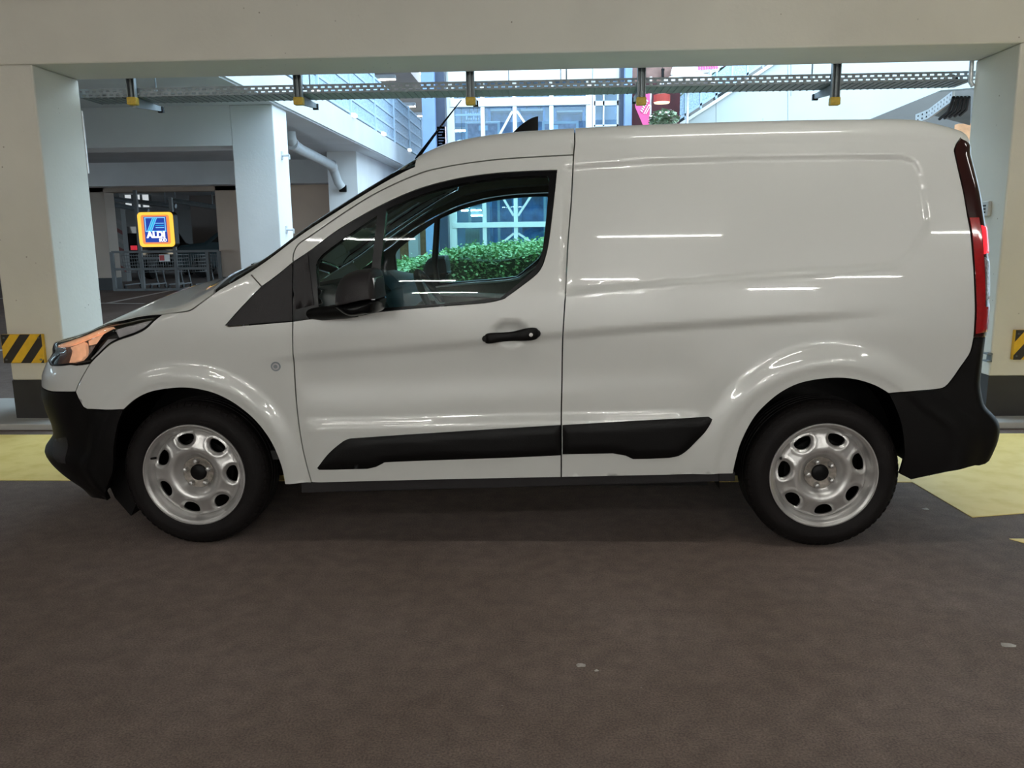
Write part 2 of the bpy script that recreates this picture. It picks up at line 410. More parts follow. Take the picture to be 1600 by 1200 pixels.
def panel(name, poly, m, parent=van, holes=(), h=.02, gap=.0026, off=0., depth=.018, side='near', dome=0.):
    """one body panel cut out of the body surface"""
    p = inset(poly, gap) if gap else poly
    ho = [inset(q, -gap) if gap else q for q in holes]
    v, f = tri2d(p, ho, h)
    P = S(v[:, 0], v[:, 1]); N = SN(v[:, 0], v[:, 1]); o = off
    if dome: o = off+dome*sst(-sdist(v, p)/.02)[:, None]
    P = P+N*o
    if np.cross(P[f[0][1]]-P[f[0][0]], P[f[0][2]]-P[f[0][0]])@N[f[0][0]] < 0: f = f[:, ::-1]
    flip = np.array([1, -1, 1])
    if side == 'near': return finish(name, P, f, N, depth, m, parent, False)
    if side == 'far': return finish(name, P*flip, f[:, ::-1], N*flip, depth, m, parent, False)
    return finish(name, np.concatenate([P, P*flip]), np.concatenate([f, f[:, ::-1]+len(P)]), np.concatenate([N, N*flip]), depth, m, parent, True)

# features placed on the surface before panels are cut
_rec = [(880,262),(1000,253),(1150,247),(1337,244.5),(1412,246),(1431,253),(1439,270),(1450,345),(1444,364),(1420,401),(1401,414),(1337,420),(1187,431),(1000,446),(880,456)]
_s = UV(797, 521)
_r = np.array([UV(*p) for p in _rec]); _r[0][0] = _r[-1][0] = 1.0
RECESS = _r; SCOOP = _s
# the recess stops at the door: build it only behind the B cut
RB = UV(888, 380)[0]
RECESS = np.array([p if p[0] > RB-.05 else (RB-.012+.0*p[0], p[1]) for p in _r])

# ---- shared curves
c_doorgap = curve([(458,410),(458.5,397),(466,382),(484,369.5),(512,350),(540,331),(580,306),(620,286),(660,269.5),(690,262),(730,255),(780,249),(840,245),(896,242)])
c_B = curve([(896,242),(895,270),(892.5,317),(887.5,380),(884,450),(879.5,525),(878,600),(877,660),(877,746)])
_ub = UV(898, 206); c_Btop = curve([('uv', _ub[0], vs(_ub[0])+QM), ('uv', _ub[0], vs(_ub[0])+.08), (898,225), (896,242)], False)
c_doorbot = curve([(877,746),(680,750),(487,754)])
c_doorfront = curve([(487,754),(478,722),(472,695),(466,655),(462,612),(458.5,560),(457.5,502)])
c_winbot = curve([(457.5,502),(492,497.5),(559,493),(593,487),(665,480),(740,474.5),(770,471),(788,466)])
c_winright = curve([(788,466),(833,432.5),(846,417),(852,400),(856.5,380),(863,330),(869.8,266.3)])
c_wintop = curve([(869.8,266.3),(830,267.6),(770,271.5),(710,280.5),(650,297),(590,324),(530,358.5),(485,392),(458,410)])
c_arch_f = curve([(193.5,640),(212,624),(235,613),(265,607.5),(289,606.3),(312,609),(340,617),(370,633.5),(400,659),(424,692),(439,728),(445,757)])
c_fbot = seg(UV(445,757), UV(487,754.5))
c_tri_bot = curve([(457.5,502),(398,507),(357.5,510.5)])
c_tri_top = curve([(353,508),(380,478),(409,448),(430,433),(458,410)])
c_hl_top = curve([(77.5,558),(81,545),(96,532),(119,520),(160,508),(190,500.6),(220,494),(254,491)])
c_hl_bot = curve([(254,491),(242,500),(227,514),(209,523),(182,532.5),(167,542),(149,559),(141,568)])
c_hl_front = curve([(141,568),(120.6,570.6),(111,569.5),(96,571),(80,570.5),(77.5,566),(77.5,558)])
c_fasc = curve([(141,568),(118,612.5)])
c_hoodgap = curve([(254,491),(280,488),(297,485),(312,475),(334,459)])
c_notch = curve([(118,612.5),(122,622),(130,636),(136,639.5),(193.5,640)], False)
ZB = UV(90, 612)[1]
c_white_f = join(curve([('uv', U0, ZB), ('uv', UV(80,612)[0], UV(80,612)[1])], False), curve([(80,612),(100,612.5),(118,612.5)], False))
c_arch_r = curve([(1145.5,740.5),(1150,720),(1159,690),(1180,651),(1210,621),(1240,603),(1270,594.6),(1306,591),(1336,593.4),(1366,602.4),(1388.5,615)])
c_rb_top = curve([(1388.5,615),(1430,611.5),(1463,608.5),(1477,604.5),(1489,591),(1500,575),(1510,561),(1517,549),(1521.7,528)])
c_lampL = curve([(1521.7,528),(1524,481),(1521.7,420.6),(1517.6,370),(1511,332),(1502,284.5),(1492.5,243),(1491.5,233),(1495,224),(1501,216)])
c_qbot = seg(UV(877,746), UV(1145.5,740.5))
uH = UV(119,516)[0]
# ---- painted panels
door_poly = join(c_doorgap, c_B, c_doorbot, c_doorfront, c_winbot, c_winright, c_wintop)
doors = {}
for side in ('near', 'far'):
    d = panel('front_door', door_poly, M['paint'], h=.014, side=side); doors[side] = d
    if side == 'far': d['label'] = 'white front door on the far side of the van'
    panel('inner_trim', door_poly, M['card_trim'], d, h=.05, off=-.05, depth=.01, gap=.01, side=side)
_ue = UV(1501,216)
c_tail_roof = np.array([(u, max(vs(u)+.005, 0)) for u in np.linspace(_ue[0]+.02, U1, 24)])
cargo_poly = join(c_Btop[::1], c_B, c_qbot, c_arch_r, c_rb_top, c_lampL, c_tail_roof, np.array([(U1, vs(U1)+q) for q in np.linspace(.03, QM, 16)]), np.array([(u, vs(u)+QM) for u in np.linspace(U1-.02, _ub[0], 90)]))
cargo = panel('cargo_body', cargo_poly, M['paint'], h=.0125, side='both')
q1 = .019
uw0, uw1 = .215, .985
hdr = np.array([(uw1+.10*sst((q-q1)/.3), vs(uw1+.10*sst((q-q1)/.3))+q) for q in np.linspace(q1, QM, 30)])
apil_in = np.array([(u, vs(u)+q1) for u in np.linspace(uw1, uw0, 50)])
roof_poly = join(seg(UV(393,430), UV(409,448)), curve([(409,448),(430,433),(458,410)]), c_doorgap, c_Btop[::-1],
                 np.array([(u, vs(u)+QM) for u in np.linspace(_ub[0], hdr[-1][0], 30)]), hdr[::-1], apil_in)
roof = panel('cab_roof', roof_poly, M['paint'], h=.016, side='both')
panel('headliner', roof_poly, M['headliner'], roof, h=.05, off=-.045, gap=.0, depth=0, side='both')
cow = np.array([(uw0-.11*s, vs(uw0-.11*s)+q1+(QM-q1)*s) for s in np.linspace(0, 1, 30)])
wsc_poly = join(apil_in[::-1], hdr, np.array([(u, vs(u)+QM) for u in np.linspace(hdr[-1][0], cow[-1][0], 50)]), cow[::-1])
panel('windscreen', wsc_poly, M['glass'], h=.04, off=-.004, depth=.004, gap=.001, side='both')
for side in ('near', 'far'):
    panel('windscreen_band', join(apil_in[::-1], np.array([(u, vs(u)+q1+.003+(.10-q1)*float(sst((uw1-u)/.22)*sst((u-uw0)/.1))) for u in np.linspace(uw1, uw0, 50)])), M['gloss_black'], roof, h=.02, off=-.002, gap=0, depth=.006, side=side)
_h2 = UV(334, 459)
hrear = np.array([(_h2[0]-.13*s, _h2[1]+(vs(_h2[0]-.13)+QM-_h2[1])*s) for s in np.linspace(0, 1, 30)])
cowl_poly = join(hrear, np.array([(u, vs(u)+QM) for u in np.linspace(hrear[-1][0], cow[-1][0], 6)]), cow[::-1])
panel('cowl', cowl_poly, M['plastic'], h=.03, off=-.006, depth=.01, side='both')
_hl = UV(119, 519.5)
hfront = np.array([(u, vs(u)+.02+(_hl[1]-vs(_hl[0])-.02)*sst((u-U0)/(_hl[0]-U0))) for u in np.linspace(U0, _hl[0], 40)])
hood_poly = join(hfront, curve([(119,519.5),(160,508),(190,500.6),(220,494),(254,491)]), c_hoodgap, hrear, np.array([(u, vs(u)+QM) for u in np.linspace(hrear[-1][0], U0, 40)]), np.array([(U0, vs(U0)+q) for q in np.linspace(QM, .03, 10)]))
hood = panel('hood', hood_poly, M['paint'], h=.018, side='both')
fen_poly = join(c_notch, c_arch_f, c_fbot, c_doorfront, c_tri_bot, curve([(353,508),(380,478),(409,448)]), seg(UV(409,448), UV(393,430)),
                np.array([(u, vs(u)+q1) for u in np.linspace(UV(393,430)[0]-.01, _h2[0]+.02, 8)]), c_hoodgap[::-1], c_hl_bot, c_fasc)
for side in ('near', 'far'):
    fd = panel('fender', fen_poly, M['paint'], h=.012, side=side)
    tri_poly = join(c_tri_top, curve([(458,410),(457.5,455),(457.5,502)]), c_tri_bot)
    panel('corner_trim', tri_poly, M['grey_plastic'], fd, h=.02, off=.002, side=side)
    if side == 'near':
        c = UV(431, 572.5); an = np.linspace(0, 2*math.pi, 25)[:-1]
        for k, (rr, mm, of) in enumerate(((.020, 'galv', .003), (.014, 'lampgrey', .005), (.008, 'galv', .007))):
            panel(('round_badge', 'badge_ring', 'badge_centre')[k], c+rr*np.stack([np.cos(an), np.sin(an)], -1), M[mm], fd, h=.01, gap=0, off=of, depth=.005)
# white upper bumper skin, grille, headlights
gr_top = hfront[::-1]
fas_poly = join(c_white_f, c_fasc[::-1], c_hl_front, curve([(77.5,558),(81,545),(96,532),(119,520)]), gr_top, np.array([(U0, z) for z in np.linspace(hfront[0][1], ZB, 8)]))
fas = panel('bumper_skin', fas_poly, M['paint'], h=.016, side='both')
gu = U0+.42
panel('grille', np.array([(U0, ZB+.03)]+[(u, ZB+.03) for u in np.linspace(U0+.02, gu, 20)]+[(u, hfront[0][1]-.03) for u in np.linspace(gu+.03, U0, 20)]), M['plastic'], fas, h=.03, off=.004, gap=0, side='both')
hl_poly = join(c_hl_top, c_hl_bot, c_hl_front)
for side in ('near', 'far'):
    hb = panel('headlight', hl_poly, M['dark_trim'], h=.012, off=-.035, gap=0, depth=.0, side=side); hb['label'] = 'lit headlight with a peach glow' if side == 'near' else 'headlight on the far side'
    def sub(nm, pts, mm, of): return panel(nm, curve(pts+[pts[0]], False)[:-1], M[mm], hb, h=.01, gap=0, off=of, depth=.012, side=side)
    sub('reflector', [(103,541),(125,532),(128,556),(120,563),(101,565)], 'peach', -.020)
    sub('reflector_upper', [(132,531),(159,519),(160,530),(150,537),(133,540)], 'peach', -.018)
    sub('lamp_side_glass', [(84,546),(102,540),(99,566),(82,567)], 'bronze', -.022)
    sub('brow', [(85,541),(97,533),(120,522),(160,510),(175,508),(158,517),(128,528),(103,538)], 'peach', -.012)
    sub('tail_panel', [(178,515),(232,499),(238,499),(224,512),(207,520),(184,528)], 'lampgrey', -.012)
    sub('lower_panel', [(166,531),(180,530),(160,545),(142,563),(138,561)], 'lampgrey', -.012)
    sub('bulb_cluster', [(134,542),(150,540),(140,555),(131,562)], 'smoke', -.018)
    sub('bezel_strip', [(160,521),(176,512),(178,522),(164,528),(150,541),(136,563),(128,564),(146,541)], 'gloss_black', -.010)
    panel('lamp_lens', hl_poly, M['clear'], hb, h=.016, gap=.002, off=-.002, depth=.01, side=side)
    rim_p = hl_poly; panel('lamp_gasket', rim_p, M['gloss_black'], hb, holes=[inset(hl_poly, .008)], h=.01, gap=.001, off=-.001, depth=.01, side=side)
# black lower bumper
fb_arch = curve([(193.5,640),(184,665),(178,700),(176,740),(168,783)])
fb_bot = join(curve([(168,783),(152,779),(140,776),(120,767.5),(100,754)]), np.array([(u, .262) for u in np.linspace(UV(100,754)[0]-.03, U0, 20)]))
fb_poly = join(c_white_f, c_notch, fb_arch, fb_bot)
fb = panel('front_bumper', fb_poly, M['plastic'], h=.014, side='both')
for side in ('near', 'far'):
    panel('fog_recess', curve([(84,686),(104,683),(106,700),(103,724),(90,722)]+[(84,686)], False)[:-1], M['grey_plastic'], fb, h=.01, off=.0015, gap=0, depth=.004, side=side)
# rear bumper, tail lamps, rear doors
rb_arch = curve([(1388.5,615),(1402,645),(1411,685),(1412,715),(1405,741)])
LR_ = [(1541,528),(1539,560),(1535,600),(1532,622)]
u_rd = XR-LR+.10
rb_poly = join(c_rb_top, seg(UV(1521.7,528), (u_rd, UV(1521,528)[1])), np.array([(u_rd, z) for z in np.linspace(UV(1521,528)[1], .66, 14)]),
               np.array([(u, .655) for u in np.linspace(u_rd, U1, 30)]), np.array([(U1, z) for z in np.linspace(.64, .38, 8)]),
               np.array([(u, .366+.03*float(sst((u-3.2)/.12))) for u in np.linspace(U1, UV(1523,728)[0]+.02, 40)]), curve([(1523,728),(1511.6,731),(1470,740),(1423,750),(1405,741)], False), rb_arch[::-1])
rb = panel('rear_bumper', rb_poly, M['plastic'], h=.014, side='both')
lampR = np.array([(u_rd, z) for z in np.linspace(_ue[1]-.05, UV(1521,528)[1], 40)])
for side in ('near', 'far'):
    lp = join(c_lampL, seg(UV(1501,216), tuple(lampR[0])), lampR, seg((u_rd, UV(1521,528)[1]), UV(1521.7,528)))
    tl = panel('tail_lamp', lp, M['darkred'], h=.014, off=.002, side=side)
    def band(nm, p0, p1, f0, f1, mm, of=.006):
        """part of the lamp between two pixel heights and two fractions of its width"""
        zz = np.linspace(UV(p0[0], p0[1])[1], UV(p1[0], p1[1])[1], 12); ul = np.array([np.interp(z, c_lampL[:, 1], c_lampL[:, 0]) for z in zz])
        a = np.stack([ul+(u_rd-ul)*f0, zz], -1); b = np.stack([ul+(u_rd-ul)*f1, zz], -1)
        panel(nm, np.concatenate([a, b[::-1]]), M[mm], tl, h=.012, off=of, gap=.001, depth=.004, side=side)
    band('red_edge', (1513,340), (1522,500), .02, .30, 'redlens')
    band('lit_lens', (1518,352), (1520,398), .32, .98, 'redlit')
    band('clear_lens', (1520,402), (1523,470), .32, .98, 'smoke')
    band('lower_lens', (1522,474), (1522,522), .02, .98, 'redlens')
rd_poly = join(np.array([(u_rd, z) for z in np.linspace(.66, _ue[1]-.05, 40)]), np.array([(u, vs(u)+.0) for u in np.linspace(_ue[0]+.08, U1, 20)]), np.array([(U1, z) for z in np.linspace(vs(U1)-.02, .66, 30)]), np.array([(u, .66) for u in np.linspace(U1, u_rd, 20)]))
rdo = panel('rear_door', rd_poly, M['paint'], h=.03, side='both')
for side in ('near', 'far'):
    panel('door_window', join(seg((u_rd+.10, 1.08), (U1-.06, 1.08)), seg((U1-.06, 1.08), (U1-.06, 1.5)), seg((U1-.06, 1.5), (u_rd+.12, 1.5)), seg((u_rd+.12, 1.5), (u_rd+.10, 1.08))), M['gloss_black'], rdo, h=.04, off=.004, gap=0, depth=.006, side=side)
# ---- windows
g_front = join(curve([(494,414),(503,399),(545,367),(589,337)]), curve([(589,337),(580,420),(584,478)], False), seg(UV(584,478), UV(498,480)), seg(UV(498,480), UV(494,414)))
g_main = join(curve([(604,327),(650,307.5),(710,289.5),(770,279.5),(830,275),(855,275)]), curve([(855,275),(857.5,281),(852,350),(846,396),(838,415),(828,427),(782,465)]), curve([(782,465),(710,472.5),(598,481)]), curve([(598,481),(593,440),(604,327)], False))
frame_poly = join(c_winbot, c_winright, c_wintop, seg(UV(458,410), UV(457.5,502)))
for side in ('near', 'far'):
    fr = panel('window_frame', frame_poly, M['gloss_black' if side == 'near' else 'plastic'], doors[side], holes=[g_front, g_main], h=.02, off=-.001, gap=.001, depth=.03, side=side)
    panel('inner_frame', frame_poly, M['dark_trim'], doors[side], holes=[inset(g_front, -.004), inset(g_main, -.012)], h=.03, off=-.05, gap=.0, depth=.0, side=side)
    panel('quarter_glass', g_front, M['glass'], doors[side], h=.03, off=-.006, gap=-.002, depth=.0, side=side)
    panel('door_glass', g_main, M['glass'], doors[side], h=.03, off=-.006, gap=-.002, depth=.0, side=side)
    panel('sail_panel', join(seg(UV(460,411), UV(481,396.5)), seg(UV(481,396.5), UV(491,476)), seg(UV(491,476), UV(460,484)), seg(UV(460,484), UV(460,411))), M['grey_plastic'], doors[side], h=.03, off=.004, gap=0, depth=.008, side=side)
# ---- cladding strips and sills
clad_d = join(curve([(496,731),(514,708),(537,689),(548,685)]), curve([(548,685),(642,678.5),(800,668.5),(876,664)]), seg(UV(876,664), UV(876,711)), curve([(876,711),(800,714.5),(620,721),(600,723)]), curve([(600,723),(588,729),(575,732)], False), curve([(575,732),(520,733.5),(499,733.6),(496,731)], False))
clad_q = join(seg(UV(879,709.5), UV(879,664)), curve([(879,664),(1000,657),(1107,651)]), curve([(1107,651),(1113,655),(1102.5,674),(1085,692),(1072.5,704),(1060,712),(1045,715)]), curve([(1045,715),(1015,716.5),(989,717),(977.5,711.5),(957.5,708),(879,709.5)], False))
for side in ('near', 'far'):
    panel('door_cladding', clad_d, M['plastic'], doors[side], h=.02, off=.004, dome=.010, gap=0, depth=.02, side=side)
    panel('side_cladding', clad_q, M['plastic'], cargo, h=.02, off=.004, dome=.010, gap=0, depth=.02, side=side)
sl = MB()
for s in (-1, 1): 
    sl = MB(); sl.prism([(.46, s*.868, .288), (2.30, s*.868, .328), (2.30, s*.868, .29), (.46, s*.868, .235)], (0, -s*.1, 0)); sl.build('sill', M['grey_plastic'], van, bevel=.004)
ub = MB(); ub.box((-.55, -.62, .24), (3.05, .62, .34)); ub.box((.5, -.80, .25), (2.2, .80, .33)); ub.box((1.78, -.72, .33), (1.82, .72, 1.62)); ub.build('underbody', M['plastic'], van)
# ---- wheel liners
for cx, rr in ((0, .405), (2.662, .43)):
    for s in (-1, 1):
        l = MB(); n = 28; v = []; f = []
        for i in range(n+1):
            a = R(0)+(math.pi+R(10 if cx == 0 else 8))*i/n
            for y in (s*.874, s*.50): v.append((cx+rr*math.cos(a), y, .316+rr*math.sin(a)))
        f = [(2*i, 2*i+1, 2*i+3, 2*i+2) for i in range(n)]
        c0 = len(v); v.append((cx, s*.50, .316)); f += [(2*i+1, c0, 2*i+3) for i in range(n)]
        l.add(v, f); l.build('wheel_liner', M['plastic'], van, smooth=True)
mf = MB(); mf.prism([(-.46, -.80, .36), (-.27, -.80, .36), (-.285, -.80, .20), (-.335, -.80, .105), (-.40, -.80, .19)], (0, .22, 0)); mf.build('mud_flap', M['plastic'], van)
# ---- wheels
def disc_depth(r, th):
    a = np.interp(r, [.02,.050,.060,.072,.088,.102,.116,.150,.172,.182,.188], [.062,.062,.060,.050,.026,.017,.016,.026,.030,.036,.046])
    return a
def wheel(parent, cx, s, rot):
    e = empty('wheel', (cx, s*.879, .316)); e.parent = parent
    prof = [(.216,.016),(.224,.006),(.236,.002),(.255,-.003),(.272,-.002),(.288,.006),(.300,.016),(.309,.026),(.315,.036)]
    tr = [(.317,.042)]
    for k in range(4):
        o = .05+k*.032; tr += [(.317,o),(.317,o+.022),(.309,o+.024),(.309,o+.030)]
    prof = prof+tr+[(.317,.178),(.311,.19),(.29,.205),(.25,.209),(.216,.20)]
    t = MB(); t.lathe([(r, -s*o) for r, o in prof], (0, 0, 0), n=96)
    ty = t.build('tyre', M['rubber'], e, smooth=True)
    # shoulder blocks
    sb = MB()
    for k in range(60):
        a = 2*math.pi*k/60; ca, sa = math.cos(a), math.sin(a); tn = np.array([-sa, 0, ca]); rd = np.array([ca, 0, sa]); w2 = .010
        pts = [(.3005, .0135), (.3085, .0205), (.3155, .034), (.3175, .044), (.311, .044), (.30, .03)]
        ring = [rd*r_+np.array([0, -s*o, 0]) for r_, o in pts]
        sb.prism([tuple(p-tn*w2) for p in ring], tuple(tn*2*w2))
    sb.build('tread_blocks', M['rubber'], ty, kind='stuff')
    rb_ = MB(); rb_.lathe([(r, -s*o) for r, o in [(.205,.10),(.196,.06),(.188,.046),(.190,.040),(.197,.030),(.2015,.024),(.204,.014),(.208,.009),(.214,.007),(.218,.003),(.2225,.003),(.2245,.008),(.223,.014),(.216,.02)]], (0,0,0), n=96)
    ib = MB(); ib.lathe([(.199, -s*.075), (.198, -s*.18), (.03, -s*.185)], (0, 0, 0), n=48); ib.build('rim_barrel', M['plastic'], e)
    rb_.build('rim', M['rim'], e, smooth=True)
    an = np.linspace(0, 2*math.pi, 97)[:-1]; outer = .188*np.stack([np.cos(an), np.sin(an)], -1)
    hole0 = .026*np.stack([np.cos(an[::4]), np.sin(an[::4])], -1); holes = [hole0]
    for k in range(7):
        a = rot+2*math.pi*k/7
        raw = np.array([(.176,-.022),(.180,.0),(.176,.022),(.170,.036),(.157,.037),(.143,.030),(.133,.016),(.130,0),(.133,-.016),(.143,-.030),(.157,-.037),(.170,-.036)])
        for _ in range(1):
            raw = np.concatenate([np.stack([.75*p+.25*q, .25*p+.75*q]) for p, q in zip(raw, np.roll(raw, -1, 0))])
        holes.append(np.stack([raw[:, 0]*math.cos(a)-raw[:, 1]*math.sin(a), raw[:, 0]*math.sin(a)+raw[:, 1]*math.cos(a)], -1))
    v, f = tri2d(outer, holes, .007); r_ = np.hypot(v[:, 0], v[:, 1]); dep = disc_depth(r_, None)
    hd = np.min([np.abs(sdist(v, h_)) for h_ in holes[1:]], axis=0)
    dep = dep+.008*(1-sst(hd/.010))-.003*np.exp(-((hd-.014)/.006)**2)*(r_ > .12)
    P = np.stack([v[:, 0], -s*dep*0+(-s)*(-1)*0-s*(-0)+np.zeros(len(v)), v[:, 1]], -1); P[:, 1] = -s*dep
    f = f if s > 0 else f[:, ::-1]
    o = finish('wheel_disc', P, f, np.tile([0, float(s), 0], (len(P), 1)), .01, M['rim'], e, False)
    hb = MB(); hb.lathe([(.068, -s*.0515), (.066, -s*.0495), (.036, -s*.0545), (.034, -s*.062)], (0,0,0), n=32); hb.build('hub_plate', M['rust'], e, smooth=True)
    hc = MB(); hc.lathe([(.036, -s*.075), (.035, -s*.049), (.030, -s*.045), (.001, -s*.045)], (0,0,0), n=24); hc.build('hub_cap', M['plastic'], e, smooth=True)
    for k in range(5):
        a = rot+.35+2*math.pi*k/5; n = MB(); c = (.0535*math.cos(a), 0, .0535*math.sin(a))
        n.lathe([(.0125, -s*.058), (.0115, -s*.036), (.009, -s*.029), (.001, -s*.027)], c, n=6); n.build('wheel_nut', M['rim'], e)
    bd = MB(); bd.lathe([(.14, -s*.10), (.14, -s*.085), (.03, -s*.085)], (0,0,0), n=40); bd.build('brake_disc', M['plastic'], e)
    vl = MB(); vl.tube([(-.172, s*-.03, .07), (-.178, s*-.012, .073), (-.180, s*-.004, .074)], .005, 8); vl.build('valve', M['plastic'], e)
    return e
wheel(van, 0, -1, R(0)); wheel(van, 2.662, -1, R(19)); wheel(van, 0, 1, 0.); wheel(van, 2.662, 1, .4)
# ---- door handle, lock
def loc(px, py, off=0.):
    q = UV(px, py); return S(q[0], q[1])+SN(q[0], q[1])*off
hd = MB(); pp = [loc(756,529.3,.006), loc(768,527.5,.020), loc(785,526,.030), loc(805,524,.031), loc(825,522,.026), loc(844,520.5,.010)]
v = []; f = []; sc = [.022,.024,.019,.020,.029,.028]
pts = np.array(pp); sec = []
for i, p in enumerate(pts):
    hgt = sc[i]; ring = [(0, 0, hgt), (0, -.006, hgt*.8), (0, -.009, 0), (0, -.006, -hgt*.8), (0, 0, -hgt), (0, .012, -hgt*.8), (0, .012, hgt*.8)]
    v += [tuple(p+np.array(q)) for q in ring]
for i in range(len(pts)-1):
    for j in range(7): f.append((i*7+j, i*7+(j+1) % 7, (i+1)*7+(j+1) % 7, (i+1)*7+j))
f += [tuple(range(7)), tuple(35+j for j in range(7))]
hd.add(v, f); h_ = hd.build('door_handle', M['plastic'], doors['near'], smooth=True)
sm = h_.modifiers.new('sub', 'SUBSURF'); sm.levels = 2; sm.render_levels = 2
for px, py, rr in ((758.5,529,.013), (839,521,.015)):
    b = MB(); c = loc(px, py, 0); b.lathe([(rr, .004), (rr, -.012), (rr*.8, -.017), (.001, -.018)], tuple(c), n=20); b.build('handle_base', M['plastic'], h_, smooth=True)
b = MB(); c = loc(830,522,.034); b.lathe([(.0075, .004), (.0075, -.004), (.001, -.0045)], tuple(c), n=16); b.build('lock_cylinder', M['rim'], h_)
# ---- mirrors
def mirror(s):
    y0 = 3.02-YC
    base = empty('wing_mirror', (0, 0, 0)); base.parent = van
    if s > 0: base['label'] = 'black wing mirror on the far side'
    up = [(527,476),(527,458),(533,439),(545,427),(560,421.5),(575,420.5),(586,421.5),(591,437),(594,462),(594,465),(560,470),(540,474)]
    dn = [(527,476.5),(540,474.5),(560,470.5),(594,465.5),(595,478),(592,487),(580,489),(556,492.5),(543,489),(533,482)]
    for nm, out, mm in (('mirror_shell', up, 'grey_plastic'), ('mirror_lower_shell', dn, 'gloss_black')):
        k = np.array([(at(px, py, 3.03)-ORG)[[0, 2]] for px, py in out]); c = k.mean(0)
        if nm == 'mirror_shell': c = np.array([k[:, 0].max()-.03, k[:, 1].min()+.03])
        d = []
        for i in range(len(k)):
            p0, p1, p2, p3 = k[i-1], k[i], k[(i+1) % len(k)], k[(i+2) % len(k)]
            for t in (0, .25, .5, .75): d.append(.5*((2*p1)+(p2-p0)*t+(2*p0-5*p1+4*p2-p3)*t*t+(3*p1-p0-3*p2+p3)*t**3))
        d = np.array(d); n = len(d); v = []; f = []
        lev = [(2.925, .30), (2.930, .55), (2.945, .78), (2.97, .92), (3.00, .985), (3.04, 1.), (3.10, 1.), (3.145, .95), (3.165, .80)]
        for y, sc_ in lev:
            for p in d: q = c+(p-c)*sc_; v.append((q[0], -s*(y-YC), q[1]))
        for i in range(len(lev)-1):
            for j in range(n): f.append((i*n+j, i*n+(j+1) % n, (i+1)*n+(j+1) % n, (i+1)*n+j))
        f += [tuple(range(n)), tuple((len(lev)-1)*n+j for j in range(n))]
        mb = MB(); mb.add(v, f); mb.build(nm, M[mm], base, smooth=True)
    a = at(545, 486, 3.10)-ORG; b = at(500, 487, 3.25)-ORG
    mb = MB(); mb.tube([(a[0]+.03, -s*a[1], a[2]), (a[0]-.02, -s*(a[1]+.03), a[2]-.003), (b[0]+.02, -s*(b[1]-.03), b[2]-.005), (b[0]-.06, -s*(b[1]+.02), b[2]-.01)], [.024,.03,.028,.02], 12); mb.build('mirror_arm', M['plastic'], base, smooth=True)
    g0 = at(595, 445, 3.05)-ORG
    mb = MB(); mb.box((g0[0]-.02, -s*(2.96-YC), g0[2]-.05), (g0[0]-.006, -s*(3.12-YC), g0[2]+.03)); mb.build('mirror_glass', M['chrome'], base)
for s in (1, -1):
    # s=1 builds with world y as seen (near side); s=-1 mirrors it to the far side
    mirror(-s)
# ---- cab interior
ds = MB(); ds.prism([(.22,-.72,.75),(.22,-.72,1.02),(.36,-.72,1.09),(.60,-.72,1.12),(.80,-.72,1.08),(.88,-.72,.95),(.82,-.72,.62),(.5,-.72,.45)], (0, 1.44, 0)); ds.build('dashboard', M['dash'], van, bevel=.02)
dm = MB(); dm.prism([(.82,-.52,1.07),(.74,-.52,1.155),(.64,-.52,1.16),(.60,-.52,1.10)], (0, .32, 0)); dm.build('instrument_hood', M['dash'], van, bevel=.012)
cx_, cz_, ty_ = 1.0, .985, R(62)
sw = MB(); ring = []
for k in range(41):
    a = 2*math.pi*k/40; lx_, ly_ = .185*math.cos(a), .185*math.sin(a); ring.append((cx_-lx_*math.cos(ty_), -.36+ly_, cz_+lx_*math.sin(ty_)))
sw.tube(ring, .016, 10, False); swo = sw.build('steering_wheel', M['dark_trim'], van, smooth=True)
hu = MB(); hu.tube([(cx_-.10, -.36, cz_-.05), (cx_-.02, -.36, cz_-.01), (cx_+.01, -.36, cz_+.008)], [.05,.065,.055], 14); hu.build('steering_hub', M['dark_trim'], swo, smooth=True)
for k in (0, 130, 230):
    a = R(k+90); lx_, ly_ = .17*math.cos(a), .17*math.sin(a); sp = MB(); sp.bar((cx_, -.36, cz_), (cx_-lx_*math.cos(ty_), -.36+ly_, cz_+lx_*math.sin(ty_)), .03, .014); sp.build('spoke', M['silver_trim'], swo)
for y_ in (-.38, .38):
    st = empty('seat', (1.35, y_, .45)); st.parent = van
    c_ = MB(); c_.box((-.25,-.24,0), (.25,.24,.16)); c_.build('cushion', M['seat'], st, bevel=.05)
    b_ = MB(); b_.prism([(.17,-.23,.12),(.30,-.23,.12),(.42,-.23,.66),(.32,-.23,.68)], (0,.46,0)); b_.build('backrest', M['seat'], st, bevel=.045)
    h2 = MB(); h2.prism([(.35,-.12,.72),(.45,-.12,.72),(.47,-.12,.90),(.39,-.12,.90)], (0,.24,0)); h2.build('headrest', M['seat'], st, bevel=.03)
for y_ in (-.36, .36):
    sv = MB(); sv.prism([(.80,y_-.2,1.50),(1.02,y_-.2,1.595),(1.02,y_-.2,1.615),(.80,y_-.2,1.52)], (0,.4,0)); sv.build('sun_visor', M['headliner'], van, bevel=.006)
fl = MB(); fl.box((.2,-.78,.36), (1.8,.78,.40)); fl.build('cab_floor', M['dark_trim'], van)
for s in (-1, 1):
    ar = MB(); ar.prism([(.86, s*.80, .985), (1.25, s*.80, .965), (1.5, s*.80, 1.02), (1.5, s*.80, .99), (1.25, s*.80, .94), (.86, s*.80, .96)], (0, -s*.05, 0)); ar.build('door_top_trim', M['lampgrey'], doors['near' if s < 0 else 'far'], bevel=.006)
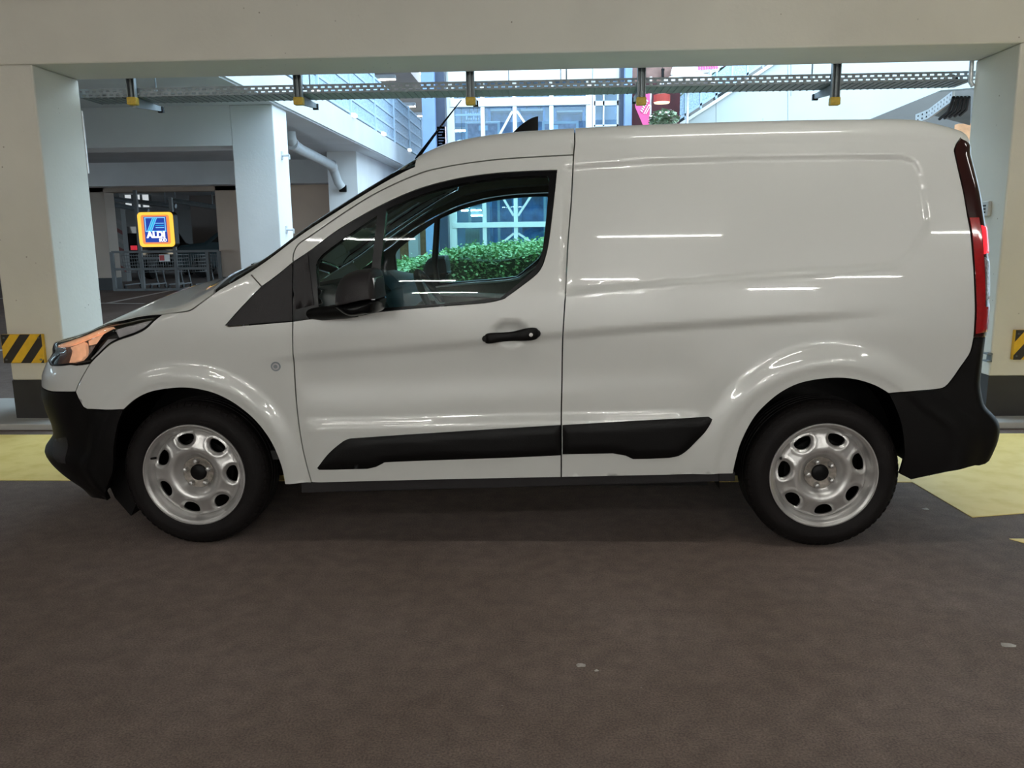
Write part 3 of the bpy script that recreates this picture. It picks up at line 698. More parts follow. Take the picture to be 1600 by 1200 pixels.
# ---- antennas, wipers
fz = S(1.45, vs(1.45)+QM)[2]
a0, a1, a2 = [at(px, py, YC)-ORG for px, py in ((800,209), (841,182), (841,206))]
sf = MB(); nn = 12; v = []; f = []
for i in range(nn+1):
    t = i/nn; x = a0[0]+(a2[0]-a0[0])*t; top = a0[2]+(a1[2]-a0[2])*(1-(1-t)**1.7); wd = .004+.034*math.sin(min(t*1.25, 1)*math.pi/2)*(1-.25*t)
    zb = a2[2]-.06; v += [(x, -wd, zb), (x, wd, zb), (x, wd*.55, zb+(top-zb)*.55), (x, .003, top), (x, -.003, top), (x, -wd*.55, zb+(top-zb)*.55)]
for i in range(nn):
    for j in range(6): f.append((i*6+j, i*6+(j+1) % 6, (i+1)*6+(j+1) % 6, (i+1)*6+j))
f += [tuple(range(6)), tuple(nn*6+j for j in range(6))]
sf.add(v, f); sf.build('shark_fin_antenna', M['plastic'], roof, smooth=True)
p0, p1, p2 = [at(px, py, YC)-ORG for px, py in ((654,244), (692,193), (721,156))]
wa = MB(); wa.tube([p0-np.array([.02,0,.03]), p0, p1, p2], [.010,.0095,.005,.0022], 8); wa.build('whip_antenna', M['gloss_black'], roof, smooth=True)
for a, b in (((.19,-.52), (.16,.02)), ((.16,.10), (.19,.60))):
    wp = MB(); P = [S(np.array(x), vs(x)+QM*(1-abs(y)/.8)*.92+q1)*np.array([1, 0, 1])+np.array([0, y, .004]) for x, y in (a, b)]
    wp.bar(P[0], P[1], .014, .014); wp.build('wiper', M['plastic'], van)

# ================================================================== SETTING (structure)
YW, DW, HB = 5.60, .551, 2.488       # wall line, its depth, underside of the beam
XL, XRT = -3.465, 3.032              # the opening
def sbox(name, a, b, m, parent=None, bevel=0.):
    o = MB().box(a, b).build(name, m, parent, bevel=bevel)
    if parent is None: struct(o)
    return o
def atx(px, py, x):
    d = ray(px, py); return CP + d*(x/d[0])
sbox('floor', (-40, -10, -.2), (40, 60, 0), M['asphalt'])
M['ceil'] = concrete('ceiling_concrete', (.42, .41, .39), pits=False)
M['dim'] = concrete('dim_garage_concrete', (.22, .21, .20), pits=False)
M['deck'] = concrete('pale_deck_concrete', (.60, .63, .66), pits=False)
sbox('ceiling', (-14, -9.8, 3.05), (14, YW+DW, 3.4), M['ceil'])
sbox('wall_back', (-14.3, -9.8, 0), (14.3, -9.5, 3.4), M['wall_white'])
sbox('wall_left', (-14.3, -9.5, 0), (-14, YW, 3.4), M['wall_white'])
sbox('wall_right', (14, -9.5, 0), (14.3, YW, 3.4), M['wall_white'])
def pillar(name, x0, x1, y0, y1, top, m, base=.325):
    o = sbox(name, (x0, y0, base), (x1, y1, top), m, bevel=.012)
    sbox('painted_base', (x0-.001, y0-.001, 0), (x1+.001, y1+.001, base), M['blackpaint'], o)
    return o
pillar('wall_pillar_left', XL-.41, XL, YW, YW+DW, HB, M['wall_warm'])
pillar('wall_pillar_right', XRT, XRT+.41, YW, YW+DW, HB, M['wall_warm'])
pillar('wall_pillar_outer_left', XL-7.3, XL-6.9, YW, YW+DW, HB, M['wall_warm'])
pillar('wall_pillar_outer_right', XRT+6.9, XRT+7.3, YW, YW+DW, HB, M['wall_warm'])
sbox('wall_beam', (-14, YW, HB), (14, YW+DW, 3.05), M['wall_warm'], bevel=.012)
k = sbox('trim_1', (-14, 5.40, 0), (14, YW+DW+.2, .045), concrete('kerb_concrete', (.42, .41, .39), pits=False), bevel=.008)
# upper deck on the left with its frames
XD = -3.41
sbox('wall_deck_slab', (-30, YW+DW+.01, 2.98), (XD, 46, 3.36), M['deck'])
sbox('trim_2', (XD, YW+DW+.01, 3.0), (XD+.03, 46, 3.40), concrete('stained_fascia', (.56, .60, .64), pits=True))
pillar('wall_frame_pillar', -4.0, -3.45, 10.5, 11.05, 2.98, M['wall_white'])
sbox('wall_frame_beam', (-30, 10.5, 2.488), (-4.0, 11.05, 2.98), M['wall_white'])
sbox('wall_second_beam', (-30, 17.7, 2.488), (-3.75, 18.2, 2.98), M['wall_white'])
pB = at(141, 300, 21.5); pC = at(172, 400, 21.5); pD = at(342, 400, 21.5); pE = at(380, 400, 21.5)
pillar('wall_far_pillar_left', at(141, 360, 21.5)[0], at(168, 360, 21.5)[0], 21.5, 22., 2.98, M['beige'])
pillar('wall_far_pillar_right', at(340, 360, 21.5)[0], at(378, 360, 21.5)[0], 21.5, 22., 2.98, M['beige'])
sbox('wall_far_beam', (-30, 21.5, at(250, 299, 21.5)[2]), (-3.75, 22., 2.98), M['beige'])
sbox('wall_beige', (at(400, 330, 21.45)[0], 21.4, 0), (-4.25, 21.49, 2.98), M['beige'])
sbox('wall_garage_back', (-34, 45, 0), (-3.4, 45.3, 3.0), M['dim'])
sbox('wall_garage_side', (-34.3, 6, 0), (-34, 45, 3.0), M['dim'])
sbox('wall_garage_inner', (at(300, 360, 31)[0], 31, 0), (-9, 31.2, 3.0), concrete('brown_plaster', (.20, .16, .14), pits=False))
o = MB(); o.box((-4.3, 16.2, 0), (-3.72, 16.75, 2.98)); o.box((-4.0, 16.75, 0), (-3.72, 20.6, 2.98)); struct(o.build('wall_under_deck', M['wall_white']))
# upper storey above the deck: ceiling with tubes, back wall
sbox('ceiling_upper', (-30, 7, 5.62), (-3.6, 46, 5.9), concrete('brownish_ceiling', (.40, .33, .29), pits=False))
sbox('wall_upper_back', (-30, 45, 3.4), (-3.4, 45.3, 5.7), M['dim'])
# courtyard enclosure on the right and behind the glazing
sbox('wall_courtyard_back', (-3.0, 24.0, 0), (30, 24.3, 9.0), mat('pale_blue_plaster', (.34, .48, .68), .7, var=.3, vscale=1.5))
sbox('wall_courtyard_right', (12, YW+DW, 0), (12.3, 24, 7.0), M['wall_white'])
sbox('wall_upper_block', (-14, YW+DW-.35, 3.4), (14, YW+DW, 5.6), M['wall_white'])

# ================================================================== MARKINGS on the floor
def flat(name, pts, m, label, cat, h=.003, z=0.):
    o = MB().prism([(x, y, z+.0008) for x, y in pts], (0, 0, h)).build(name, m); tag(o, label, cat); return o
flat('floor_marking', [(-9, 4.225), (1.93, 4.20), (1.965, 3.655), (2.24, 3.715), (9, 3.80), (9, 5.262), (-9, 5.262)], M['yellow'], 'yellow painted no-parking band on the floor behind the van', 'floor marking')
flat('floor_marking', [(1.985, 3.385), (9, 3.47), (9, 2.6), (2.6, 2.6)], M['yellow'], 'yellow painted stripe cut off at the right edge of the picture', 'floor marking')
def line(a, b, wd, label):
    a = atz(*a); b = atz(*b); d = (b-a)[:2]; d /= np.linalg.norm(d); n = np.array([-d[1], d[0]])*wd/2
    flat('parking_line', [a[:2]-n, b[:2]-n, b[:2]+n, a[:2]+n], M['whiteline'], label, 'parking line', .0035)
line((168, 473.8), (348, 438), .12, 'white parking bay line running up towards the lit shop sign')
line((120, 473.5), (225, 474.5), .10, 'white parking bay line lying crosswise behind the van bonnet')
line((140, 452), (172, 445.5), .12, 'short white parking line at the foot of the far left pillar')
line((-40, 656), (26, 650), .10, 'white parking line at the foot of the near left pillar')
line((-30, 552), (12, 546), .10, 'white parking line left of the hazard plate on the near pillar')
line((-30, 470), (5, 466), .12, 'faint parking line at the left picture edge, above the hazard plate')

# ================================================================== GARAGE TUBES
def tube_light(x, y, z, L, label, group, along='x', body=True, m='tube'):
    e = empty('tube_light', (x, y, z), label, 'lamp', group)
    d = (L/2, 0, 0) if along == 'x' else (0, L/2, 0)
    t = MB().tube([tuple(-c for c in d), d], .016, 8); t.build('tube', M[m], e, smooth=True)
    if body:
        b = MB().box((-d[0]-.04 if d[0] else -.05, -d[1]-.04 if d[1] else -.05, .03), (d[0]+.04 if d[0] else .05, d[1]+.04 if d[1] else .05, .09)); b.build('housing', M['white_metal'], e)
    return e
G = 'tube lights on the garage ceiling'
for i, (x, y) in enumerate([(x, y) for y in (-1.2, -4.8, -8.4) for x in (-4.9, -1.9, 1.1, 4.3)]):
    tube_light(x, y, 2.93, 1.2, ('leftmost', 'second from left', 'second from right', 'rightmost')[i % 4]+' tube lamp on the garage ceiling, '+('first', 'second', 'third', 'fourth', 'fifth', 'sixth', 'seventh')[i//4]+' row behind the viewer', G, m=('tube', 'tube_mid', 'tube_far')[i//4])
for x, nm in ((-4.9, 'added left'), (1.1, 'middle'), (4.3, 'added right')): tube_light(x, 2.4, 2.93, 1.2, nm+' tube lamp on the garage ceiling, row right in front of the van', G)  # outer two added to light the pillars and the yellow floor ends

# ================================================================== CABLE TRAY on the back of the beam
TY = 6.20
tr = empty('cable_tray', (0, TY, 2.4), 'galvanised cable tray with slotted side hanging under the beam', 'cable tray')
zt = at(800, 125.5, TY)[2]; zm = at(800, 139, TY)[2]; tx0, tx1 = at(121, 130, TY)[0], at(1523, 130, TY)[0]
H = zt-zm; pitch = .0525; n = int((tx1-tx0)/pitch)
sd = MB(); rows = [(zm+.0, zm+H*.13), (zm+H*.33, zm+H*.56), (zm+H*.76, zt)]
for a, b in rows: sd.box((tx0, TY, a), (tx1, TY+.002, b))
for k in range(n):
    for (a, b), of in (((rows[0][1], rows[1][0]), 0), ((rows[1][1], rows[2][0]), .55)):
        x = tx0+(k+of)*pitch
        if x+.023 < tx1: sd.box((x, TY, a), (x+.023, TY+.002, b))
rel(sd.build('slotted_side', M['galv']), tr)
bt = MB(); bt.box((tx0, TY, zm-.002), (tx1, TY+.30, zm)); rel(bt.build('tray_bottom', M['galv']), tr)
rb_ = MB()
for k in range(int((tx1-tx0)/.05)): rb_.bar((tx0+.02+k*.05, TY+.01, zm-.004), (tx0+.02+k*.05, TY+.29, zm-.004), .012, .005)
rel(rb_.build('bottom_ribs', M['galv'], kind='stuff'), tr)
bk = MB(); bk.box((tx0, TY+.298, zm), (tx1, TY+.30, zm+.02)); rel(bk.build('rear_side', M['galv']), tr)
cb = MB()
for k in range(3): cb.tube([(tx0+.1, TY+.08+.05*k, zm+.015), (tx1-.1, TY+.08+.05*k, zm+.015)], .009, 6)
rel(cb.build('cable_bundle', M['plastic'], smooth=True, kind='stuff'), tr)
for i, (px, nm) in enumerate(((206, 'leftmost'), (466, 'second from the left'), (735, 'middle one'), (1002, 'fourth from the left'), (1305, 'rightmost'))):
    c = at(px, 140, TY-.03); e = empty('tray_bracket', (c[0], TY-.03, c[2]), 'steel hanger bracket with yellow end cap under the beam, '+nm, 'bracket', 'hanger brackets of the cable tray')
    zb = at(px, 153, TY-.03)[2]-c[2]
    p = MB(); p.box((-.030, -.02, zb), (-.024, .02, 2.62-c[2])); p.box((.024, -.02, zb), (.030, .02, 2.62-c[2])); p.box((-.030, .015, zb), (.030, .02, 2.62-c[2])); p.box((-.006, -.012, zb), (.006, .015, 2.62-c[2])); p.build('hanger_post', M['galv'], e)
    c2 = MB(); c2.box((-.036, -.028, zb-.052), (.036, .028, zb+.004)); c2.build('end_cap', M['capyellow'], e, bevel=.008)
    a = MB(); zz = zm-c[2]-.012; a.prism([(-.012, .02, zz), (-.012, .02, zz-.07), (-.012, .44, zz-.035), (-.012, .46, zz)], (.024, 0, 0)); a.build('arm', M['galv'], e)
    t = MB(); t.box((-.02, .43, zz-.045), (.02, .46, zz)); t.build('arm_stop', M['plastic'], e)
for px in (243, 484, 885, 1268):
    c = at(px, 130, TY+.1); o = MB().tube([(c[0], TY+.1, zm), (c[0], TY+.1, 3.2)], .006, 6).build('threaded_rod', M['galv'], smooth=True); rel(o, tr)
# branch tray at the right end
b1 = at(1432, 186, 7.2); b2 = at(1452, 178, 7.0); b3 = at(1490, 150, 6.47)
br = empty('branch_tray', tuple(b2), 'bright perforated cable tray branching off behind the right pillar', 'cable tray')
for a, b, nm in ((b1, b2, 'end_plate'), (b2, b3, 'perforated_strut')):
    o = MB().bar(a, b, .02, .075).build(nm, M['galv_light']); rel(o, br)
    for k in range(3 if nm == 'end_plate' else 8):
        for q in (-.016, .016):
            t = (k+.5)/(3 if nm == 'end_plate' else 8); p = a+(b-a)*t; h = MB().box((p[0]-.010, p[1]-.02, p[2]+q-.007), (p[0]+.010, p[1]+.01, p[2]+q+.007)).build('slot', M['plastic']); rel(h, o) if False else rel(h, br)
f_ = MB(); q = [at(1456, 180, 6.95), at(1492, 152, 6.5), at(1517, 152, 6.5), at(1516, 196, 6.95)]
f_.prism([tuple(p) for p in q], (0, 0, .012)); rel(f_.build('branch_floor', M['galv']), br)
for k in range(5):
    a = at(1468+8*k, 186-1.5*k, 6.8); b = at(1490+6*k, 152, 6.42); o = MB().tube([tuple(a), tuple((a+b)/2+np.array([.02, 0, -.02])), tuple(b)], .012, 6).build('cable', M['plastic'], smooth=True); rel(o, br)
a, b = at(1519, 88, 6.14), at(1516.5, 128, 6.14)
tag(MB().tube([tuple(a+np.array([0, 0, .3])), tuple(a), tuple(b), tuple(b+np.array([.02, 0, -.03]))], .016, 12).build('conduit', M['galv_light'], smooth=True), 'short grey steel conduit at the right end of the tray', 'pipe')
a = at(1486, 120, 6.25)
tag(MB().tube([tuple(a+np.array([.045*math.cos(t), 0, .03*math.sin(t)-.02])) for t in np.linspace(0, math.pi, 9)], .009, 8).build('cable_loop', M['plastic'], smooth=True), 'black cable loop on top of the tray, right end', 'cable')
# ---- hazard plates
def hazard(x0, x1, z0, z1, y, label):
    e = empty('hazard_plate', ((x0+x1)/2, y, z0), label, 'hazard plate', 'hazard plates on the pillars')
    o = MB().box((x0, y-.03, z0), (x1, y, z1)).build('plate', M['hazyellow'], bevel=.004); rel(o, e)
    w_, h_ = x1-x0, z1-z0; n = -1
    for k in range(-3, 5):
        xa = x0+k*.148-.02; poly = [(xa, z0), (xa+.074, z0), (xa+.074+h_*.80, z1), (xa+h_*.80, z1)]
        # clip to the plate
        def clip(p, lim, side):
            out = []
            for i in range(len(p)):
                a, b = p[i-1], p[i]; ia, ib = (a[0]-lim)*side <= 0, (b[0]-lim)*side <= 0
                if ia != ib: t = (lim-a[0])/(b[0]-a[0]); out.append((lim, a[1]+(b[1]-a[1])*t))
                if ib: out.append(b)
            return out
        poly = clip(clip(poly, x0+.004, -1), x1-.004, 1)
        if len(poly) >= 3:
            o = MB().prism([(a, y-.0315, b) for a, b in poly], (0, .0015, 0)).build('black_stripe', M['hazblack']); rel(o, e)
    for sx in (x0+.025, x1-.025):
        for sz in (z0+.025, z1-.025):
            o = MB().lathe([(.008, -.034), (.008, -.028), (.001, -.0345)], (sx, y, sz), n=10).build('screw', M['galv']); rel(o, e)
a, b = at(10, 566.5, YW), at(69, 521.5, YW)
hazard(a[0], b[0], a[2], b[2], YW, 'black and yellow striped hazard plate on the near left pillar')
a, b = at(1578, 561, YW), at(1579, 515, YW)
hazard(a[0], a[0]+.30, a[2], b[2], YW, 'black and yellow striped hazard plate at the right picture edge')
# ---- fittings on the right pillar
c = atx(1540, 326, XRT-.004); e = empty('wall_socket', tuple(c), 'small grey box with dark slots on the right pillar beside the tail lamp', 'switch box')
MB().box((-.018, -.065, -.05), (.004, .065, .05)).build('casing', mat('grey_box', (.5, .5, .48), .5, var=.05), e, bevel=.004)
for k in range(3): MB().box((-.021, -.035, -.03+.022*k), (-.016, .02, -.02+.022*k)).build('slot', M['plastic'], e)
c = atx(1546, 558, XRT-.004); e = empty('pillar_clip', tuple(c), 'small metal clip low on the right pillar beside the rear bumper', 'clip')
MB().box((-.03, -.03, -.03), (.004, .03, -.02)).box((-.03, -.03, .02), (.004, .03, .03)).box((-.004, -.03, -.03), (.004, .03, .03)).build('bracket', M['galv'], e)
c = at(124, 174, 6.16); tag(MB().tube([(c[0]-.03, 6.0, c[2]), (c[0]+.02, 6.16, c[2]), (c[0]+.02, 6.16, c[2]-.45)], .008, 8).build('cable_drop', M['galv_light'], smooth=True), 'thin grey cable running down the back edge of the left pillar', 'cable')

# ================================================================== SECOND FRAME: pipe brackets, downpipe, railing
for k, (px, py) in enumerate(((432, 243), (438, 359))):
    c = at(px, py, 10.75); e = empty('pillar_hook', (-3.45, 10.75, c[2]), ('upper' if k == 0 else 'lower')+' small pipe hook on the side of the white frame pillar', 'hook', 'hooks on the frame pillar')
    MB().tube([(-.02, 0, 0), (.10, 0, 0)], .016, 8).tube([(.10, 0, .01), (.10, 0, -.05)], .012, 8).build('pin', M['galv_light'], e, smooth=True)
    MB().box((-.01, -.03, -.05), (.012, .03, .05)).build('foot_plate', M['galv_light'], e)
pts = [at(px, py, yy) for px, py, yy in ((453, 206, 12.6), (454, 215, 12.6), (457, 225, 12.7), (470, 234, 13.2), (505, 251, 15.0), (519, 259, 15.8), (523, 270, 15.95), (528, 284, 16.0), (534, 293, 16.05))]
dp = empty('downpipe', tuple(pts[-1]), 'pale grey drainpipe with bends under the deck', 'pipe')
o = MB().tube([tuple(p) for p in pts], .085, 14).build('pipe', mat('grey_pvc', (.5, .53, .55), .45, var=.06), smooth=True); rel(o, dp)
for i in (2, 5): 
    d = (pts[i+1]-pts[i]); d /= np.linalg.norm(d); o = MB().tube([tuple(pts[i]-d*.06), tuple(pts[i]+d*.06)], .098, 14).build('collar', M['galv_light'], smooth=True); rel(o, dp)
tag(MB().box((at(530, 293, 16.15)[0], 16.12, at(530, 300, 16.15)[2]), (at(541, 293, 16.15)[0], 16.19, at(530, 289, 16.15)[2])).build('drain_box', M['plastic'], bevel=.01), 'dark drain box at the lower end of the drainpipe', 'drain')
M['railblue'] = mat('pale_blue_rail_paint', (.42, .55, .68), .5, var=.06, vscale=3.)
M['meshblue'] = mat('perforated_sheet', (.34, .47, .60), .6, var=.35, vscale=30.)
rl = empty('deck_railing', (XD-.05, 9, 3.36), 'pale blue metal railing along the edge of the upper deck', 'railing')
zz0, zz1 = 3.40, 4.50; ys = np.arange(6.4, 40, 2.1)
for y in ys:
    o = MB().box((XD-.09, y-.03, zz0-.1), (XD-.03, y+.03, zz1+.06)).build('post', M['railblue']); rel(o, rl)
for k in range(5):
    z = zz0+.10+k*.25; o = MB().box((XD-.08, 6.4, z-.02), (XD-.05, 40, z+.02)).build('rail', M['railblue']); rel(o, rl)
for i in range(len(ys)-1):
    for k in range(4):
        z = zz0+.13+k*.25; o = MB().box((XD-.07, ys[i]+.04, z), (XD-.065, ys[i+1]-.04, z+.19)).build('infill_panel', M['meshblue']); rel(o, rl)
for k, py in enumerate((12.2, 14.6, 17.2, 20.4)):
    e = empty('fascia_lamp', (XD+.04, py, 3.42), ('nearest', 'second nearest', 'third nearest', 'farthest')[k]+' small white lamp on the foot of the deck railing', 'lamp', 'lamps along the deck edge')
    MB().box((-.02, -.10, -.03), (.05, .10, .03)).build('lamp_body', mat('lit_white%d' % k, (.9, .9, .85), .4, emit=(1, .95, .85), estr=1.5, var=.02), e, bevel=.01)
M['tube_up'] = mat('lit_tube_upper', (1, 1, 1), .4, emit=(1, .88, .72), estr=25., var=.01)
for k, (px0, px1, py) in enumerate(((563, 618, 125), (602, 649, 167), (617, 661, 182), (630, 662, 195), (640, 663, 208), (649, 664, 218))):
    d = ray((px0+px1)/2, py); p = CP+d*((5.5-CH)/d[2]); a = at(px0, py, p[1]); b = at(px1, py, p[1])
    e = tube_light(p[0], p[1], 5.5, b[0]-a[0], ('nearest', 'second', 'third', 'fourth', 'fifth', 'farthest')[k]+' lit tube lamp under the upper deck ceiling, counted from the front', 'tube lights of the upper deck', 'x', False, 'tube_up')
    MB().box((-(b[0]-a[0])/2, -.10, .015), ((b[0]-a[0])/2, .10, .12)).build('housing', M['white_metal'], e)
# ---- columns in front of the shop
M['colblue'] = mat('blue_column_paint', (.22, .34, .56), .5, var=.06, vscale=3.)
M['coldark'] = mat('dark_blue_panel', (.035, .05, .09), .4, var=.1, vscale=4.)
def column(px0, px1, y, z1, m, nm, label, dp_=.4, py=200):
    a, b = at(px0, py, y)[0], at(px1, py, y)[0]; e = empty(nm, ((a+b)/2, y, 0), label, 'column')
    MB().box((-(b-a)/2, 0, 0), ((b-a)/2, dp_, z1)).build('shaft', m, e, bevel=.01); MB().box((-(b-a)/2-.02, -.02, 0), ((b-a)/2+.02, dp_+.02, .08)).build('foot', M['blackpaint'], e)
column(660, 680, 18.4, 7.5, M['colblue'], 'steel_column', 'light blue column left of the glazed shop front')
column(680, 696, 18.6, 7.5, M['coldark'], 'dark_column', 'dark blue panel column between blue column and white glazing', .3)
column(976, 987, 18.4, 7.5, M['colblue'], 'steel_column', 'narrow light blue column right of the white glazing')
column(968, 975, 18.7, 7.5, M['coldark'], 'dark_column', 'narrow dark column beside the glass door frame')
column(637, 652, 20.2, 3.0, M['wall_white'], 'concrete_column', 'pale column seen through the van window', .4, 350)
tag(MB().box((at(560, 340, 21)[0], 21.0, 0), (at(690, 340, 21)[0], 21.05, 2.6)).build('timber_screen', mat('orange_timber', (.42, .24, .12), .6, var=.25, vscale=12.)), 'orange timber screen between the pale columns', 'screen')
a, b = at(684, 232, 18.65), at(697, 198, 18.65)
pl = empty('price_board', tuple((a+b)/2), 'pinkish notice board with dark lines beside the dark column', 'notice board')
o = MB().box((a[0], 18.6, a[2]), (b[0], 18.66, b[2])).build('board', mat('pale_pink_board', (.75, .55, .58), .6, var=.05)); rel(o, pl)
for k in range(6):
    z = b[2]-.06-k*(b[2]-a[2]-.1)/6; o = MB().box((a[0]+.03, 18.596, z-.012), (b[0]-.03-.03*(k % 3), 18.6, z+.012)).build('printed_line', M['coldark']); rel(o, pl)

# ================================================================== GLAZED SHOP FRONT
FY = 19.
M['frame'] = mat('white_frame_paint', (.78, .80, .80), .4, var=.03, vscale=3.)
M['shopglass'] = glass('shop_glass', (.72, .86, .96))
sf_ = empty('glazed_front', (-.3, FY, 0), 'white framed glazed shop front with diagonal braces', 'shop front')
def fbar(p, q, w_, nm='mullion', dy=0., m='frame'):
    a, b = at(*p, FY+dy), at(*q, FY+dy); a[1] = b[1] = FY+dy
    o = MB().bar(tuple(a), tuple(b), .12, w_, up=(0, 1, 0) if False else (1, 0, 0) if abs(a[0]-b[0]) < abs(a[2]-b[2]) else (0, 0, 1)).build(nm, M[m]); rel(o, sf_); return o
zt_ = at(800, 60, FY)[2]
xs_ = [at(px, 351, FY)[0] for px in (708, 757, 806, 862, 918)]
for i, x in enumerate(xs_):
    wd = .16 if i == 0 else .09
    o = MB().box((x-wd/2, FY, 0), (x+wd/2, FY+.14, zt_+1.5)).build('mullion', M['frame']); rel(o, sf_)
o = MB().box((xs_[-1]+.045, FY, 0), (xs_[-1]+.09, FY+.14, zt_+1.5)).build('mullion', M['frame']); rel(o, sf_)
zr = [at(800, py, FY)[2] for py in (351, 159)]
trz = [(zr[0]-.06, zr[0]+.06), (zr[1]-.09, zr[1]+.09), (0, .12)]
for a, b in trz: o = MB().box((xs_[0], FY-.02, a), (xs_[-1]+.05, FY+.12, b)).build('transom', M['frame']); rel(o, sf_)
zc_ = at(800, 128, FY)[2]; xj = [at(px, 120, FY)[0] for px in (699, 795, 876, 918, 965)]
for i in range(3):
    o = MB().box((xj[i]+.01, FY-.06, zc_), (xj[i+1]-.01, FY, zt_+1.5)).build('fascia_panel', mat('white_fascia%d' % i, (.80, .82, .79), .45, var=.04, vscale=2.)); rel(o, sf_)
nodes = [(zr[1]-.2, zr[0]+.2), (zr[0]-.2, .2)]
for i in range(4):
    a, b = xs_[i]+.05, xs_[i+1]-.05
    for (zt2, zb2), fl_ in zip(nodes, (0, 1)):
        l = (i % 2 == 1)
        if i in (0, 3): continue
        zm2 = (zt2+zb2)/2
        if l: segs = [((b, zt2), (a, zm2+.1)), ((a, zm2-.1), (b, zb2))]
        else: segs = [((a, zt2), (b, zm2+.1)), ((b, zm2-.1), (a, zb2))]
        for p, q in (segs if fl_ == 0 else segs[:1]):
            o = MB().bar((p[0], FY+.07, p[1]), (q[0], FY+.07, q[1]), .05, .09, up=(0, 1, 0)).build('brace', M['frame']); rel(o, sf_)
    for za, zb3 in ((.12, zr[0]-.06), (zr[0]+.06, zr[1]-.09), (zr[1]+.09, zc_)):
        o = MB().box((xs_[i]+.04, FY+.13, za), (xs_[i+1]-.04, FY+.138, zb3)).build('pane', M['shopglass']); rel(o, sf_)
# narrow glass door bay
gd = empty('glass_door', (at(948, 200, FY)[0], FY, 0), 'narrow glass door bay with white frame right of the shop front', 'door')
dx0, dx1 = at(928, 200, FY)[0], at(966, 200, FY)[0]; dxm = at(943, 200, FY)[0]
for x, w_ in ((dx0, .06), (dx1, .07), (dxm, .035)): o = MB().box((x-w_/2, FY, 0), (x+w_/2, FY+.1, zc_-.01)).build('stile', M['frame']); rel(o, gd)
for py, w_ in ((161, .10), (196, .04)): z = at(948, py, FY)[2]; o = MB().box((dx0, FY, z-w_/2), (dx1, FY+.1, z+w_/2)).build('cross_rail', M['frame']); rel(o, gd)
for xa, xb in ((dx0, dxm), (dxm, dx1)): o = MB().box((xa+.03, FY+.05, .1), (xb-.03, FY+.058, zc_-.02)).build('pane', M['shopglass']); rel(o, gd)
o = MB().box((dx0-.03, FY-.06, zc_), (dx1, FY, zt_+1.5)).build('fascia_panel', M['frame']); rel(o, gd)
# things behind the glass
M['poster'] = mat('mauve_poster', (.45, .36, .42), .6, var=.3, vscale=10.)
for nm, (pa, pb), lab in (('shop_poster', ((731, 216), (777, 193)), 'framed mauve poster behind the left glazing'), ('shop_poster', ((851, 216), (900, 193)), 'framed mauve poster behind the right glazing')):
    a, b = at(*pa, 19.6), at(*pb, 19.6); e = empty(nm, tuple((a+b)/2), lab, 'poster'); a[2] -= .25
    o = MB().box((a[0]-.06, 19.62, a[2]-.06), (b[0]+.06, 19.66, b[2]+.06)).build('poster_frame', M['frame']); rel(o, e)
    o = MB().box((a[0], 19.6, a[2]), (b[0], 19.62, b[2])).build('poster_print', M['poster']); rel(o, e)
    for x in (a[0], b[0]): o = MB().box((x-.03, 19.66, 0), (x+.03, 19.70, b[2])).build('stand_leg', M['frame']); rel(o, e)
for (pa, pb), lab in ((((748, 204), (762, 196)), 'white square card hanging in the left glazing'), (((858, 205), (872, 195)), 'white square card hanging in the right glazing')):
    a, b = at(*pa, 19.15), at(*pb, 19.15); tag(MB().box((a[0], 19.139, a[2]), (b[0], 19.155, b[2])).build('window_card', M['frame'], bevel=.004), lab, 'card')
M['letter'] = mat('white_lettering', (.85, .87, .88), .5, var=.02)
ws = empty('shop_lettering', tuple(at(745, 180, 19.3)), 'two rows of white lettering on the left shop window', 'sign')
for r_, (py, px0, px1) in enumerate(((176, 727, 756), (184, 728, 748))):
    px = px0; k = 0
    while px < px1:
        w_ = (3.2, 2.2, 3.6, 2.6)[k % 4]; a, b = at(px, py+3, 19.15), at(px+w_*.7, py-2.5, 19.15)
        o = MB().box((a[0], 19.142, a[2]), (b[0], 19.15, b[2]-(.04 if k % 3 else 0))).build('letter', M['letter']); rel(o, ws); px += w_+.8; k += 1
o = MB().box((at(712, 180, 19.32)[0], 19.139, at(720, 181, 19.15)[2]), (at(756, 180, 19.32)[0], 19.16, at(720, 178, 19.15)[2])).build('carrier_rail', M['letter']); rel(o, ws)
M['shelf'] = mat('blue_shelving', (.16, .34, .62), .6, var=.35, vscale=5.)
for k, (px0, px1, py0, py1, lab) in enumerate(((765, 800, 205, 168, 'tall blue display rack behind the second pane'), (812, 850, 190, 168, 'blue display rack behind the third pane'), (868, 912, 192, 170, 'blue display rack behind the fourth pane'))):
    a, b = at(px0, py0, 20.6), at(px1, py1, 20.6); e = empty('display_rack', ((a[0]+b[0])/2, 20.6, 0), lab, 'rack')
    for x in (a[0], b[0]): o = MB().box((x-.03, 20.6, 0), (x+.03, 21., b[2])).build('upright', M['shelf']); rel(o, e)
    for j in range(7): z = .3+j*(b[2]-.35)/6; o = MB().box((a[0], 20.6, z-.02), (b[0], 21., z+.02)).build('shelf', M['frame']); rel(o, e)
    o = MB().box((a[0], 20.98, .2), (b[0], 21., b[2])).build('back_panel', M['shelf']); rel(o, e)
cu = empty('curtain', tuple(at(735, 380, 19.5)), 'pale pleated curtain behind the lower left pane', 'curtain')
x0, x1 = at(728, 380, 19.5)[0], at(750, 380, 19.5)[0]; z1 = at(735, 357, 19.5)[2]
v = [(x0+(x1-x0)*i/40, 19.5+.03*math.sin(i*1.4), z) for i in range(41) for z in (0.0, z1)]
